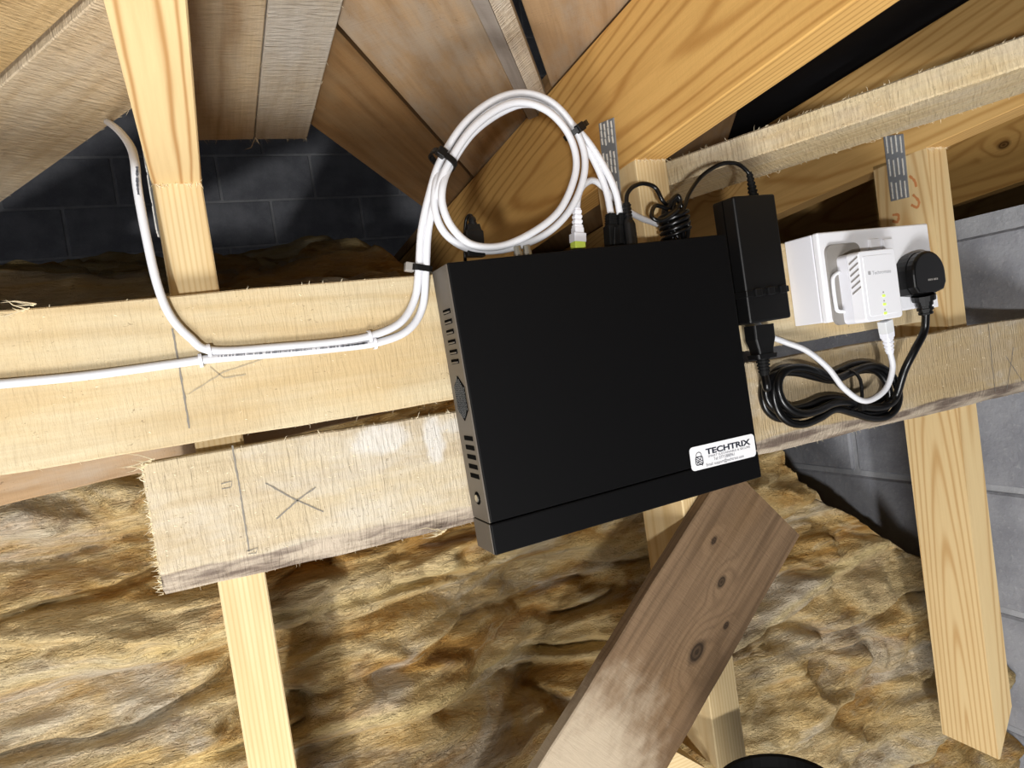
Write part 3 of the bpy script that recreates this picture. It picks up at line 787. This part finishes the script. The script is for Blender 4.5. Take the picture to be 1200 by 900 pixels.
# rubber foot seen below the board
p = NM.inverted() @ at(546, 616, -.004)
npart('rubber_foot', lathe_mesh((p.x, .0, p.z), (p.x, .0085, p.z), [(0, .014), (.8, .013), (1, .011)], 20), M_rubber)
p2 = (NW-.02, p.z)
npart('rubber_foot', lathe_mesh((p2[0], .0, p2[1]), (p2[0], .0085, p2[1]), [(0, .014), (.8, .013), (1, .011)], 20), M_rubber)
# sticker with lettering
yS = NO.y - ND - .0004
SQ = [at(807, 525, yS), at(883, 508, yS), at(886, 534, yS), at(811, 553, yS)]
sx_ = ((SQ[1]-SQ[0]) + (SQ[2]-SQ[3])).normalized(); sz_ = Vector((0, -1, 0)).cross(sx_)
SW = ((SQ[1]-SQ[0]).length + (SQ[2]-SQ[3]).length)/2; SH = ((SQ[0]-SQ[3]).length + (SQ[1]-SQ[2]).length)/2
so = (SQ[0]+SQ[1]+SQ[2]+SQ[3])/4 - sx_*SW/2 - sz_*SH/2
SM = frame(so, sx_, sz_, Vector((0, -1, 0)))      # x right, y up, z towards viewer
st = link('sticker', prism_mesh(rrect(0, SW, 0, SH, .0042), 0, .0003, 'z'), M_label, nvr, SM)
st['label'] = 'white rounded paper sticker with company name and telephone number'
def stext(name, s, x0, x1, y, size, mat, bold=0):
    me = text_mesh(s, size, 1, bold)
    xsv = [v.co.x for v in me.vertices]; a, b = min(xsv), max(xsv)
    for v in me.vertices: v.co.x = x0 + (v.co.x-a)/(b-a)*(x1-x0); v.co.y += y; v.co.z += .0004
    o = link(name, me, mat, st, SM); return o
def fx(f): return SW*f
def fy(f): return SH*(1-f)
stext('lettering', 'TECHTRIX', fx(.235), fx(.93), fy(.43), .0082, M_ink, .00030)
stext('lettering', 'SMART SUSTAINABLE & SECURE', fx(.26), fx(.915), fy(.575), .0032, M_ink2)
stext('lettering', 'Tel: 07712888961', fx(.34), fx(.66), fy(.745), .0046, M_ink2)
stext('lettering', 'Email: support@techtrixx.com', fx(.22), fx(.80), fy(.925), .0046, M_ink2)
# padlock emblem: shackle ring and a hatched rounded body
verts, faces = [], []
def flat_stroke(pts, w):
    P = [Vector((x, y, 0)) for x, y in pts]
    k0 = len(verts)
    for i, p in enumerate(P):
        t = (P[min(i+1, len(P)-1)]-P[max(i-1, 0)]).normalized(); s = Vector((-t.y, t.x, 0))*w/2
        verts.append((p.x+s.x, p.y+s.y, .00048)); verts.append((p.x-s.x, p.y-s.y, .00048))
    for i in range(len(P)-1): faces.append((k0+2*i, k0+2*i+1, k0+2*i+3, k0+2*i+2))
cx, cy, br = fx(.125), fy(.61), .0046
flat_stroke([(cx-br+.0012, cy+br*.7)] + [(cx+.0034*math.cos(a), cy+br*1.15+.0034*math.sin(a)) for a in [math.pi*(1-i/10) for i in range(11)]] + [(cx+br-.0012, cy+br*.7)], .0008)
rr = rrect(cx-br, cx+br, cy-br*.95, cy+br*.85, .0016, 3); flat_stroke(rr+[rr[0]], .0011)
for q in (-.55, 0, .55):
    flat_stroke([(cx-br*.85, cy+br*(.75+q*.9)-br*.3), (cx+br*.85, cy-br*(.75-q*.9)-.0)], .0009)
flat_stroke([(cx-br*.7, cy-br*.7), (cx-br*.1, cy-br*.1)], .0009); flat_stroke([(cx+br*.1, cy+br*.1), (cx+br*.7, cy+br*.65)], .0009)
e = link('padlock_emblem', mesh_from(verts, faces), M_ink, st, SM)

# ------------------------------------------------------------------ white data cables
def cpath(pts):
    out = []; Y = 0
    for p in pts:
        if len(p) == 3: Y = p[2]
        out.append(at(p[0], p[1], Y))
    return out
RC = .0036
def cable(name, label, pts, r, mat, sub=8, n=12, cat='cable'):
    me = tube_mesh(cpath(pts), r, n, sub)
    o = thing(name, cpath(pts)[0], label, cat)
    link('sheath', me, mat, o)
    return o
c1 = cable('network_cable', 'white network cable coming down past the left stud, then along the cream board', [
    (122, 140, .30), (138, 152, .16), (152, 170, .05), (158, 190, .004), (161, 220, -.003), (171, 275, -.0045), (184, 332, -.0045), (199, 369), (222, 395), (250, 411), (330, 406.5), (400, 400), (440, 392),
    (470, 377), (486, 350), (490.5, 318, -.010), (494, 270, -.018), (504, 225, -.024), (517, 187, -.028), (545, 144, -.031), (580, 117), (615, 109), (648, 121), (673, 150, -.030), (685, 182),
    (682, 215), (665, 250), (635, 277), (592, 292), (552, 292), (523, 275), (510, 247), (511, 215), (520, 190, -.022), (546, 151), (580, 124), (617, 116), (650, 128), (676, 155), (697, 190), (710, 222), (716.5, 254, -.024)], RC, M_wcable)
c2 = cable('network_cable', 'white network cable running in from the left edge along the cream board', [
    (-30, 453, -.0045), (100, 440.5), (200, 427), (250, 420.5), (330, 414), (400, 407.5), (445, 401), (478, 387), (495, 360), (499, 318, -.012), (502, 270, -.020), (512, 226, -.032), (526, 191, -.036),
    (553, 151, -.038), (586, 126), (614, 120), (643, 131), (665, 155, -.037), (675, 184), (672, 212), (656, 246), (628, 270), (589, 288), (554, 287), (531, 268), (519, 242), (519, 217), (529, 192, -.031), (554, 156), (588, 131, -.026), (619, 122), (655, 134), (684, 160), (706, 192), (721, 224), (727, 254, -.024)], RC, M_wcable)
def printing(parent, pts, Y, n, side=.0, size=.0011):
    """tiny illegible print along a cable: little dark dashes lying on the sheath"""
    P = catmull([at(px, py, Y) for px, py in pts], 40)
    verts, faces = [], []
    L = len(P)
    i = 0
    while i < L-1:
        if random.random() < .72:
            p = P[i]; t = (P[min(i+1, L-1)]-p).normalized(); s = Vector((0, -1, 0)).cross(t).normalized()
            w_ = random.uniform(.0003, .0008); h = size*random.uniform(.5, 1)
            c = p + Vector((0, -1, 0))*(RC*1.015) + s*side
            k0 = len(verts); verts.extend([c-t*w_-s*h, c+t*w_-s*h, c+t*w_+s*h, c-t*w_+s*h]); faces.append((k0, k0+1, k0+2, k0+3))
        i += n
    link('cable_print', mesh_from(verts, faces), M_ink2, parent)
printing(c1, [(161, 196), (162, 222), (168, 262)], -.0035, 1)
printing(c2, [(256, 419.5), (330, 414), (400, 407.5), (430, 403.5)], -.0045, 1, .0012, .0009)
# cable clips on the board
def clip(px, py, label):
    p = at(px, py, -.0045); t = (at(px+6, py-.9, -.0045)-p).normalized(); b = thing('cable_clip', (p.x, 0, p.z), label, 'cable clip', 'white cable clips on the cream board')
    s = Vector((0, 1, 0)).cross(t).normalized()
    pts = [p + s*(RC+.0012)*math.cos(a) - Vector((0, 1, 0))*(RC+.0006)*math.sin(a) for a in [math.pi*i/12 for i in range(13)]]
    pts = [pts[0]+Vector((0, .004, 0))] + pts + [pts[-1]+Vector((0, .004, 0))]
    verts, faces = [], []
    for q in pts:
        for a, o_ in ((-1, 0), (1, 0), (1, 1), (-1, 1)):
            d = (q-p); d.normalize(); verts.append(q + t*(.0014*a) + d*(.0009*o_))
    for i in range(len(pts)-1):
        for a in range(4): faces.append((i*4+a, i*4+(a+1) % 4, (i+1)*4+(a+1) % 4, (i+1)*4+a))
    link('hoop', fix(mesh_from(verts, faces)), M_white2, b)
    nl = p + s*(RC+.003); link('nail', lathe_mesh((nl.x, -.0075, nl.z), (nl.x, .002, nl.z), [(0, .0018), (.1, .0018), (.12, .0010), (1, .0009)], 8), M_white2, b)
clip(245, 411, 'white clip on the upper cable near the bend beside the left stud')
clip(235, 422.5, 'white clip on the lower cable near the pencil line')
clip(433, 394.5, 'white clip on the upper cable before it turns up to the recorder')
clip(439, 402, 'white clip on the lower cable before it turns up to the recorder')
# black cable ties round the bundle
def cable_tie(ctr, axis, side, hw, hd, label, head, tail=True, wid=.0055, headmat=None):
    """strap loop round a bundle: ctr, axis along the bundle, side = across, head direction"""
    axis = Vector(axis).normalized(); side = Vector(side); side = (side-axis*side.dot(axis)).normalized(); dep = axis.cross(side)
    t = thing('cable_tie', ctr, label, 'cable tie', 'black cable ties')
    ring = rrect(-hw, hw, -hd, hd, min(hw, hd)*.8, 5); n = len(ring); verts, faces = [], []
    for (a, c) in ring:
        k_ = 1+.0010/max(hw, hd)
        for f_, o_ in ((-1, 1), (1, 1), (1, k_+.06), (-1, k_+.06)):
            verts.append(ctr + side*(a*o_) + dep*(c*o_) + axis*(wid/2*f_))
    for i in range(n):
        for a in range(4): faces.append((i*4+a, i*4+(a+1) % 4, ((i+1) % n)*4+(a+1) % 4, ((i+1) % n)*4+a))
    link('strap', fix(mesh_from(verts, faces)), M_plast, t)
    hp = ctr + side*(hw*head[0]) + dep*(hd*head[1])
    Mh = frame(hp, side, axis, side.cross(axis))
    link('head', box_mesh(-.0042, .0042, -.0042, .0042, -.0036, .0036, .0009), headmat or M_plast, t, Mh)
    return t
def tie_at(px, py, Y, dx, dy, hw, hd, label, head, **kw):
    c = at(px, py, Y); ax = at(px+dx, py+dy, Y)-c
    return cable_tie(c, ax, Vector((0, 1, 0)).cross(ax), hw, hd, label, head, **kw)
tie_at(519, 188, -.029, 8, -14, .0115, .0115, 'black cable tie on the left side of the white cable loop', (-.5, -1.0) if True else 0)
tie_at(675, 153, -.029, 9, 14, .0115, .0115, 'black cable tie on the upper right of the white cable loop', (.2, -1.0))
tie_at(494, 315, -.011, 1, -14, .0085, .0050, 'black cable tie with grey head, left of the recorder corner', (-1.35, .1), headmat=M_greyp)

# ------------------------------------------------------------------ plugs in the recorder
def zt(px, py, Y=-.028): return at(px, py, Y)
IN = Vector((0, 1, 0))
def plug_thing(name, label, cat, base): return thing(name, base, label, cat)
# usb plug with thin lead
b0, b1 = zt(557, 301), zt(553, 254)
ubp = plug_thing('usb_plug', 'black rectangular plug with thin lead at the left end of the recorder', 'plug', b0)
link('plug_body', loft_mesh(b0, b1, [(0, .0088, .0045, .001), (.62, .0088, .0045, .001), (.66, .0072, .0042, .001), (.80, .0060, .0040, .001)], IN), M_plast, ubp)
link('strain_relief', lathe_mesh(b0.lerp(b1, .78), b1, [(0, .0042), (.3, .0042), (.32, .0034), (.5, .0034), (.52, .0038), (.8, .0034), (1, .0022)], 12), M_plast, ubp)
link('lead', tube_mesh(cpath([(553, 258, -.028), (552, 253, -.027), (549, 253, -.024), (546, 259, -.020), (545, 275, -.016), (545, 300, -.014), (546, 320, -.005)]), .0017, 8), M_gloss, ubp)
# two black boots of the white data cables and the round power plug
def boot(px0, px1, label):
    a, b = zt(px0, 291, -.024), zt(px1, 250, -.024)
    t = plug_thing('network_plug', label, 'plug', a)
    prof = [(0, .0066, .0062, .0012), (.62, .0066, .0062, .0012)]
    for i in range(5):
        u0 = .64+i*.07; prof += [(u0, .0056-.0003*i, .0052, .0012), (u0+.028, .0056-.0003*i, .0052, .0012), (u0+.034, .0048-.0002*i, .0046, .0012), (u0+.062, .0048-.0002*i, .0046, .0012)]
    link('boot', loft_mesh(a, b, prof, IN), M_rubber, t)
    link('latch', loft_mesh(a.lerp(b, .05)+Vector((0, -.0065, 0)), a.lerp(b, .55)+Vector((0, -.0085, 0)), [(0, .0030, .0012, .0008), (1, .0022, .0008, .0006)], IN), M_plast, t)
    return t
boot(718, 715.5, 'black rubber boot of the left network plug on top of the recorder')
boot(730, 727, 'black rubber boot of the right network plug on top of the recorder')
a, b = zt(740, 288, -.034), zt(734, 238, -.030)
dcp = plug_thing('power_plug', 'black round low-voltage power plug right of the network boots', 'plug', a)
link('plug_body', lathe_mesh(a, b, [(0, .0068), (.50, .0066), (.58, .0052)] + [q for i in range(5) for q in ((.60+i*.08, .0046), (.635+i*.08, .0046), (.64+i*.08, .0037), (.675+i*.08, .0037))] + [(1, .003)], 14), M_plast, dcp)
# white patch lead plug
a, b = zt(677.5, 292, -.026), zt(676, 243, -.026)
wpl = plug_thing('network_plug', 'white network plug with yellow-green tab inside the cable loop', 'plug', a)
link('tab', loft_mesh(a, a.lerp(b, .16), [(0, .0060, .0055, .001), (1, .0060, .0055, .001)], IN), M_green, wpl)
link('boot', loft_mesh(a.lerp(b, .16), b, [(0, .0068, .0060, .001), (.24, .0068, .0060, .001), (.26, .0050, .0048, .001), (.40, .0050, .0048, .001)] + [q for i in range(4) for q in ((.42+i*.14, .0048-.0003*i, .0045, .002), (.48+i*.14, .0048-.0003*i, .0045, .002), (.49+i*.14, .0040-.0002*i, .0038, .002), (.54+i*.14, .0040-.0002*i, .0038, .002))], IN), M_white2, wpl)
pl = cable('patch_lead', 'white patch lead from the recorder, behind it, to the white plug-in adapter', [
    (676, 246, -.026), (678, 228, -.022), (685, 216, -.016), (697, 212, -.010), (714, 226, -.003), (733, 245, .0), (752, 256, .004), (775, 265, .006), (805, 285, .0), (840, 320, -.0046), (880, 370, -.0046), (900, 392, -.006),
    (920, 401, -.012), (945, 411, -.026), (970, 431, -.040), (990, 456, -.048), (1014, 470, -.052), (1037, 457, -.055), (1046, 432, -.058), (1043, 412, -.060)], .0034, M_wcable)

# ------------------------------------------------------------------ power adapter on the right of the recorder
yA0, yA1 = -.009, -.044
AQ = [at(860.5, 229.5, yA1), at(910, 226.5, yA1), at(926.5, 372, yA1), at(878.5, 380, yA1)]
ax_ = ((AQ[1]-AQ[0])+(AQ[2]-AQ[3])).normalized(); ax_.y = 0; ax_.normalize(); az_ = Vector((0, -1, 0)).cross(ax_)
AW = ((AQ[1]-AQ[0]).length+(AQ[2]-AQ[3]).length)/2; AH = ((AQ[0]-AQ[3]).length+(AQ[1]-AQ[2]).length)/2
ao = (AQ[0]+AQ[1]+AQ[2]+AQ[3])/4 - ax_*AW/2 - az_*AH/2; ao.y = yA0
AM = frame(ao, ax_, Vector((0, 1, 0)), az_)
psu = thing('power_adapter', ao, 'black brick power adapter standing upright between the recorder and the socket box', 'power adapter')
D_ = yA0-yA1
link('case', box_mesh(0, AW, -D_, 0, 0, AH, .0028, 3), M_plast, psu, AM)
link('case_seam', box_mesh(-.0003, AW+.0003, -D_*.52, -D_*.48, .002, AH-.002), M_dark, psu, AM)
bz = AH*.235
zt_ = link('tie_wrap', box_mesh(-.0008, AW+.0008, -D_-.0010, -.002, bz-.0035, bz+.0035, .0006, 1), M_plast, psu, AM); zt_['label'] = 'black tie wrapped round the adapter'
for q in (.22, .52, .82):
    link('tie_head', box_mesh(AW*q-.0048, AW*q+.0048, -D_-.0050, -D_-.0006, bz-.0045, bz+.0045, .001, 2), M_plast, zt_, AM)
s0 = at(883, 230, -.027); s1 = at(878, 202, -.025)
link('strain_relief', lathe_mesh(s0, s1, [q for i in range(6) for q in ((i*.165, .0058-.0004*i), (i*.165+.07, .0058-.0004*i), (i*.165+.08, .0044-.0003*i), (i*.165+.155, .0044-.0003*i))] + [(1, .0028)], 14), M_rubber, psu)
# low-voltage lead with its knot of loops
kc = at(790, 258, -.026)
kx, kz = Vector((1, 0, .03)).normalized(), Vector((0, 0, 1))
knot = []
for i in range(61):                                   # long upright loops
    q = i/60; a = q*2*math.pi*4.0
    knot.append(kc + kx*(.0085*math.cos(a)*(1+.15*math.sin(i*1.1)) + .002*math.sin(q*9)) + kz*(.0235*math.sin(a) - .003) + Vector((0, .011-.020*q, 0)))
for i in range(49):                                   # wraps round the middle
    q = i/48; a = q*2*math.pi*4.5 + 1.2
    knot.append(kc + kx*(.0148*math.cos(a)) + Vector((0, .0155*math.sin(a), 0)) + kz*(-.017+.026*q + .003*math.cos(a)))
pts = cpath([(734, 241, -.030), (735, 228), (742, 219), (754, 215), (768, 220), (777, 236, -.032)]) + knot[2:]
pts += cpath([(776, 258, -.044), (764, 254, -.042), (768, 241, -.034), (782, 244, -.034), (786, 236, -.034), (794, 229, -.034), (797, 238, -.034), (788, 250, -.036), (800, 246, -.034), (808, 226, -.032), (824, 205, -.030), (846, 192, -.028), (864, 192, -.026), (875, 200, -.025), (879, 207, -.025)])
dl = thing('power_lead', pts[0], 'thin black lead looped in a knot between the round plug and the power adapter', 'cable')
link('lead', tube_mesh(pts, .0023, 8, 6), M_gloss, dl)
# ------------------------------------------------------------------ mains cord: connector, figure-of-eight coil, plug
a, b = at(889, 381, -.027), at(896, 440, -.027)
mc = thing('mains_cable', a, 'thick black mains cord coiled in a bundle on the grey board beside the recorder', 'cable')
link('connector', loft_mesh(a, a.lerp(b, .66), [(0, .0150, .0095, .003), (.42, .0150, .0095, .003), (.70, .0118, .0085, .003), (.86, .0112, .0085, .003), (.87, .0150, .0098, .003), (1, .0140, .0095, .003)], IN), M_plast, mc)
link('strain_relief', lathe_mesh(a.lerp(b, .64), b, [q for i in range(5) for q in ((i*.18, .0080-.0004*i), (i*.18+.11, .0080-.0004*i), (i*.18+.115, .0064-.0003*i), (i*.18+.175, .0064-.0003*i))] + [(1, .005)], 14), M_rubber, mc)
coil = []
cc = at(976, 458, -.02)
N_ = 96; turns = 4.5
for i in range(N_+1):
    q = i/N_; a_ = math.pi*.92 + q*turns*2*math.pi
    ph = math.sin(q*7.1)*.0045
    ex = .098 + .006*math.sin(q*turns*math.pi*1.3) ; ez = .034 + .006*math.cos(q*9)
    c_, s_ = math.cos(a_), math.sin(a_)
    pinch = .34 + .66*abs(c_)**.9 if abs(c_) < .8 else .34+.66*.82
    x_ = ex*c_; z_ = ez*s_*(.45+1.15*abs(c_)**1.2) + ph
    coil.append(cc + Vector((x_, -.012+.024*(1-q) + .002*math.sin(i*.9), z_ + .10*x_*(-1) + (.003*math.sin(i*.31)))))
ang = .02
pts = [b + (b-a)*-.05, b, at(899, 455, -.03)] + coil + cpath([(1060, 434, -.046), (1072, 410, -.055), (1083, 388, -.058), (1085, 366, -.062)])
link('cord', tube_mesh(pts, .0047, 12, 6), M_gloss, mc)
cable_tie(at(991, 457, -.021), (1, 0, -.06), (0, 0, 1), .0230, .0215, 'black tie round the middle of the coiled mains cord', (-.9, 1.0), wid=.0035)

# ------------------------------------------------------------------ double socket box
FQ = [at(958, 273, -.05), at(1088, 261, -.05), at(1098, 358, -.05), at(970, 378, -.05)]
fx_ = ((FQ[1]-FQ[0])+(FQ[2]-FQ[3])).normalized(); fx_.y = 0; fx_.normalize(); fz_ = Vector((0, -1, 0)).cross(fx_)
FW = ((FQ[1]-FQ[0]).length+(FQ[2]-FQ[3]).length)/2; FH = ((FQ[0]-FQ[3]).length+(FQ[1]-FQ[2]).length)/2
fo = (FQ[0]+FQ[1]+FQ[2]+FQ[3])/4 - fx_*FW/2 - fz_*FH/2; fo.y = 0
FM = frame(fo, fx_, Vector((0, 1, 0)), fz_); FMi = FM.inverted()
def f2(px, py, Y=-.05):
    p = FMi @ at(px, py, Y); return p.x, p.z
sk = thing('socket_box', fo, 'white surface-mounted double mains socket on the cream board at right', 'mains socket')
def fpart(name, me, mat, parent, smooth=False): return link(name, me, mat, parent, FM, smooth)
fpart('back_box', box_mesh(.0006, FW-.0006, -.0405, -.0004, .0006, FH-.0006, .0012), M_white2, sk)
fc = fpart('faceplate', box_mesh(0, FW, -.050, -.0412, 0, FH, .0022, 3), M_white, sk)
for px in (1023, 1038.5):
    x, z = f2(px, 286.5)
    fpart('switch', box_mesh(x-.0080, x+.0080, -.0535, -.0495, z-.0065, z+.0065, .001), M_white, fc)
x, z = f2(1093, 353)
fpart('corner_cap', box_mesh(x-.006, x+.005, -.0535, -.0495, z-.008, z+.008, .0008), M_white, fc)
# plug-in adapter
pa = thing('plug_in_adapter', at(1030, 340, -.052), 'white plug-in network adapter with three green lights on the socket', 'network adapter')
PQ = [f2(1005, 294, -.083), f2(1049, 291, -.083), f2(1058, 371, -.083), f2(1016, 378, -.083)]
x0 = (PQ[0][0]+PQ[3][0])/2; x1 = (PQ[1][0]+PQ[2][0])/2; z1 = (PQ[0][1]+PQ[1][1])/2; z0 = (PQ[2][1]+PQ[3][1])/2
fpart('rear_case', prism_mesh(rrect(x0, x1, z0, z1, .006), -.054, -.067, 'y'), M_white2, pa)
fcv = fpart('front_case', prism_mesh(rrect(x0, x1, z0, z1, .0045), -.0675, -.083, 'y', .0012), M_white, pa)
fpart('front_inset', prism_mesh(rrect(x0+.006, x1-.006, z0+.006, z1-.006, .003), -.0828, -.0834, 'y', .0003, 1), M_white, pa)
fpart('shadow_plate', prism_mesh(rrect(x0-.014, x1-.02, z0+.001, z1+.014, .009), -.0502, -.0540, 'y'), M_greyp, pa)  # grey plate added in place of the adapter's shadow on the socket
# translucent catch loop on the left edge
lo = [(x0-.004, z0+.062), (x0-.013, z0+.058), (x0-.016, z0+.050), (x0-.016, z0+.026), (x0-.014, z0+.018), (x0-.004, z0+.016)]
fpart('catch_loop', tube_mesh([Vector((x, -.0585, z)) for x, z in lo], .0022, 8), M_white, pa)
for i in range(6):
    zz = z0+.034+i*.0068
    verts = []
    for (yy, zo) in ((-.0700, 0), (-.0815, .0065)):
        verts += [(x0-.0007, yy, zz+zo-.0009), (x0-.0007, yy, zz+zo+.0009), (x0+.001, yy, zz+zo+.0009), (x0+.001, yy, zz+zo-.0009)]
    fpart('vent_slot', fix(mesh_from(verts, [(0, 1, 2, 3), (4, 7, 6, 5), (0, 4, 5, 1), (1, 5, 6, 2), (2, 6, 7, 3), (3, 7, 4, 0)])), M_greyp, pa)
for (px, py) in ((1035.5, 346.5), (1036.5, 356.5), (1037.5, 367)):
    x, z = f2(px, py, -.0834)
    fpart('indicator_light', prism_mesh(rrect(x-.0026, x+.0026, z-.0014, z+.0014, .001, 3), -.0833, -.0838, 'y'), M_led, pa)
    fpart('symbol', prism_mesh([(x-.0013, z+.0032), (x+.0013, z+.0032), (x, z+.0056)], -.0833, -.0836, 'y'), M_greyp, pa)
me = text_mesh('Technomate', .0058)
xsv = [v.co.x for v in me.vertices]; wa, wb = min(xsv), max(xsv); xa, za = f2(1022, 320.5, -.0834); xb, zb = f2(1044, 318, -.0834)
for v in me.vertices:
    q = (v.co.x-wa)/(wb-wa); v.co = Vector((xa+(xb-xa)*q, -.0836-v.co.z, za+(zb-za)*q*0+v.co.y-.0015))
fpart('lettering', me, M_pale, pa)
fpart('logo_mark', prism_mesh(rrect(xa-.0065, xa-.0022, za-.0012, za+.0030, .0008, 2), -.0833, -.0836, 'y'), M_pale, pa)
# clear plug and boot under it
a, b = at(1037, 376, -.064), at(1043, 414, -.060)
wp = thing('network_plug', a, 'clear network plug with white ribbed boot under the plug-in adapter', 'plug')
link('plug_body', loft_mesh(a, a.lerp(b, .42), [(0, .0070, .0055, .0008), (.8, .0070, .0055, .0008), (1, .0058, .005, .0008)], IN), M_clear, wp)
link('boot', loft_mesh(a.lerp(b, .36), b, [(0, .0068, .0056, .001), (.22, .0064, .0054, .001)] + [q for i in range(4) for q in ((.26+i*.18, .0060-.0004*i, .0052-.0003*i, .003), (.34+i*.18, .0060-.0004*i, .0052-.0003*i, .003), (.35+i*.18, .0050-.0003*i, .0044-.0002*i, .003), (.43+i*.18, .0050-.0003*i, .0044-.0002*i, .003))] + [(1, .0038, .0036, .003)], IN), M_white2, wp)
# black three-pin plug
pg = thing('mains_plug', at(1085, 320, -.052), 'black three-pin mains plug in the right half of the socket', 'plug')
cx_, cz_ = f2(1091, 318, -.074)
x0, z0 = f2(1073, 347, -.074); x1, _ = f2(1110, 330, -.074); _, z1 = f2(1088, 292.5, -.074)
mid = (x0+x1)/2; hwx = (x1-x0)/2
prof = [(mid+hwx*math.cos(a), z1-.028+.028*math.sin(a)) for a in [math.pi*i/14 for i in range(15)]]
prof += [(x0, z0+.010), (x0+.006, z0+.002), (mid-.010, z0), (mid+.010, z0), (x1-.006, z0+.003), (x1, z0+.012)]
fpart('plug_rear', prism_mesh(prof, -.0502, -.064, 'y'), M_plast, pg)
sm = [(mid+(x-mid)*.97, (z0+z1)/2+(z-(z0+z1)/2)*.97) for x, z in prof]
fpart('plug_cover', prism_mesh(sm, -.0640, -.0745, 'y', .003, 3), M_gloss, pg)
for i, q in enumerate((-.45, -.3, -.12, .1, .25, .42)):
    fpart('moulded_mark', box_mesh(mid+.004+q*.018-.0008, mid+.004+q*.018+.0008, -.0749, -.0744, z0+.016, z0+.0182), M_greyp, pg)
a, b = at(1082, 346, -.064), at(1085, 368, -.062)
link('cord_sleeve', lathe_mesh(a, b, [(0, .0135), (.28, .0130), (.30, .0098), (.52, .0095), (.54, .0080), (.66, .0080), (.67, .0094), (.78, .0094), (.79, .0076), (.90, .0076), (.91, .0086), (1, .0080)], 14), M_plast, pg)
# ------------------------------------------------------------------ black tub at the bottom edge
tc = at(868, 897, -.075)
tb = thing('black_tub', (tc.x, tc.y-.10, tc.z-.16), 'black round tub rim at the bottom edge, under the diagonal brace', 'tub')
cxt, cyt, ztb = tc.x, tc.y-.05, tc.z
tubv = lathe_mesh((cxt, cyt, ztb-.15), (cxt, cyt, ztb), [(0, .045), (.85, .056), (.86, .062), (.97, .062), (1, .060), (.999, .055), (.9, .054), (.2, .042)], 40)
link('bucket', tubv, M_rubber, tb)
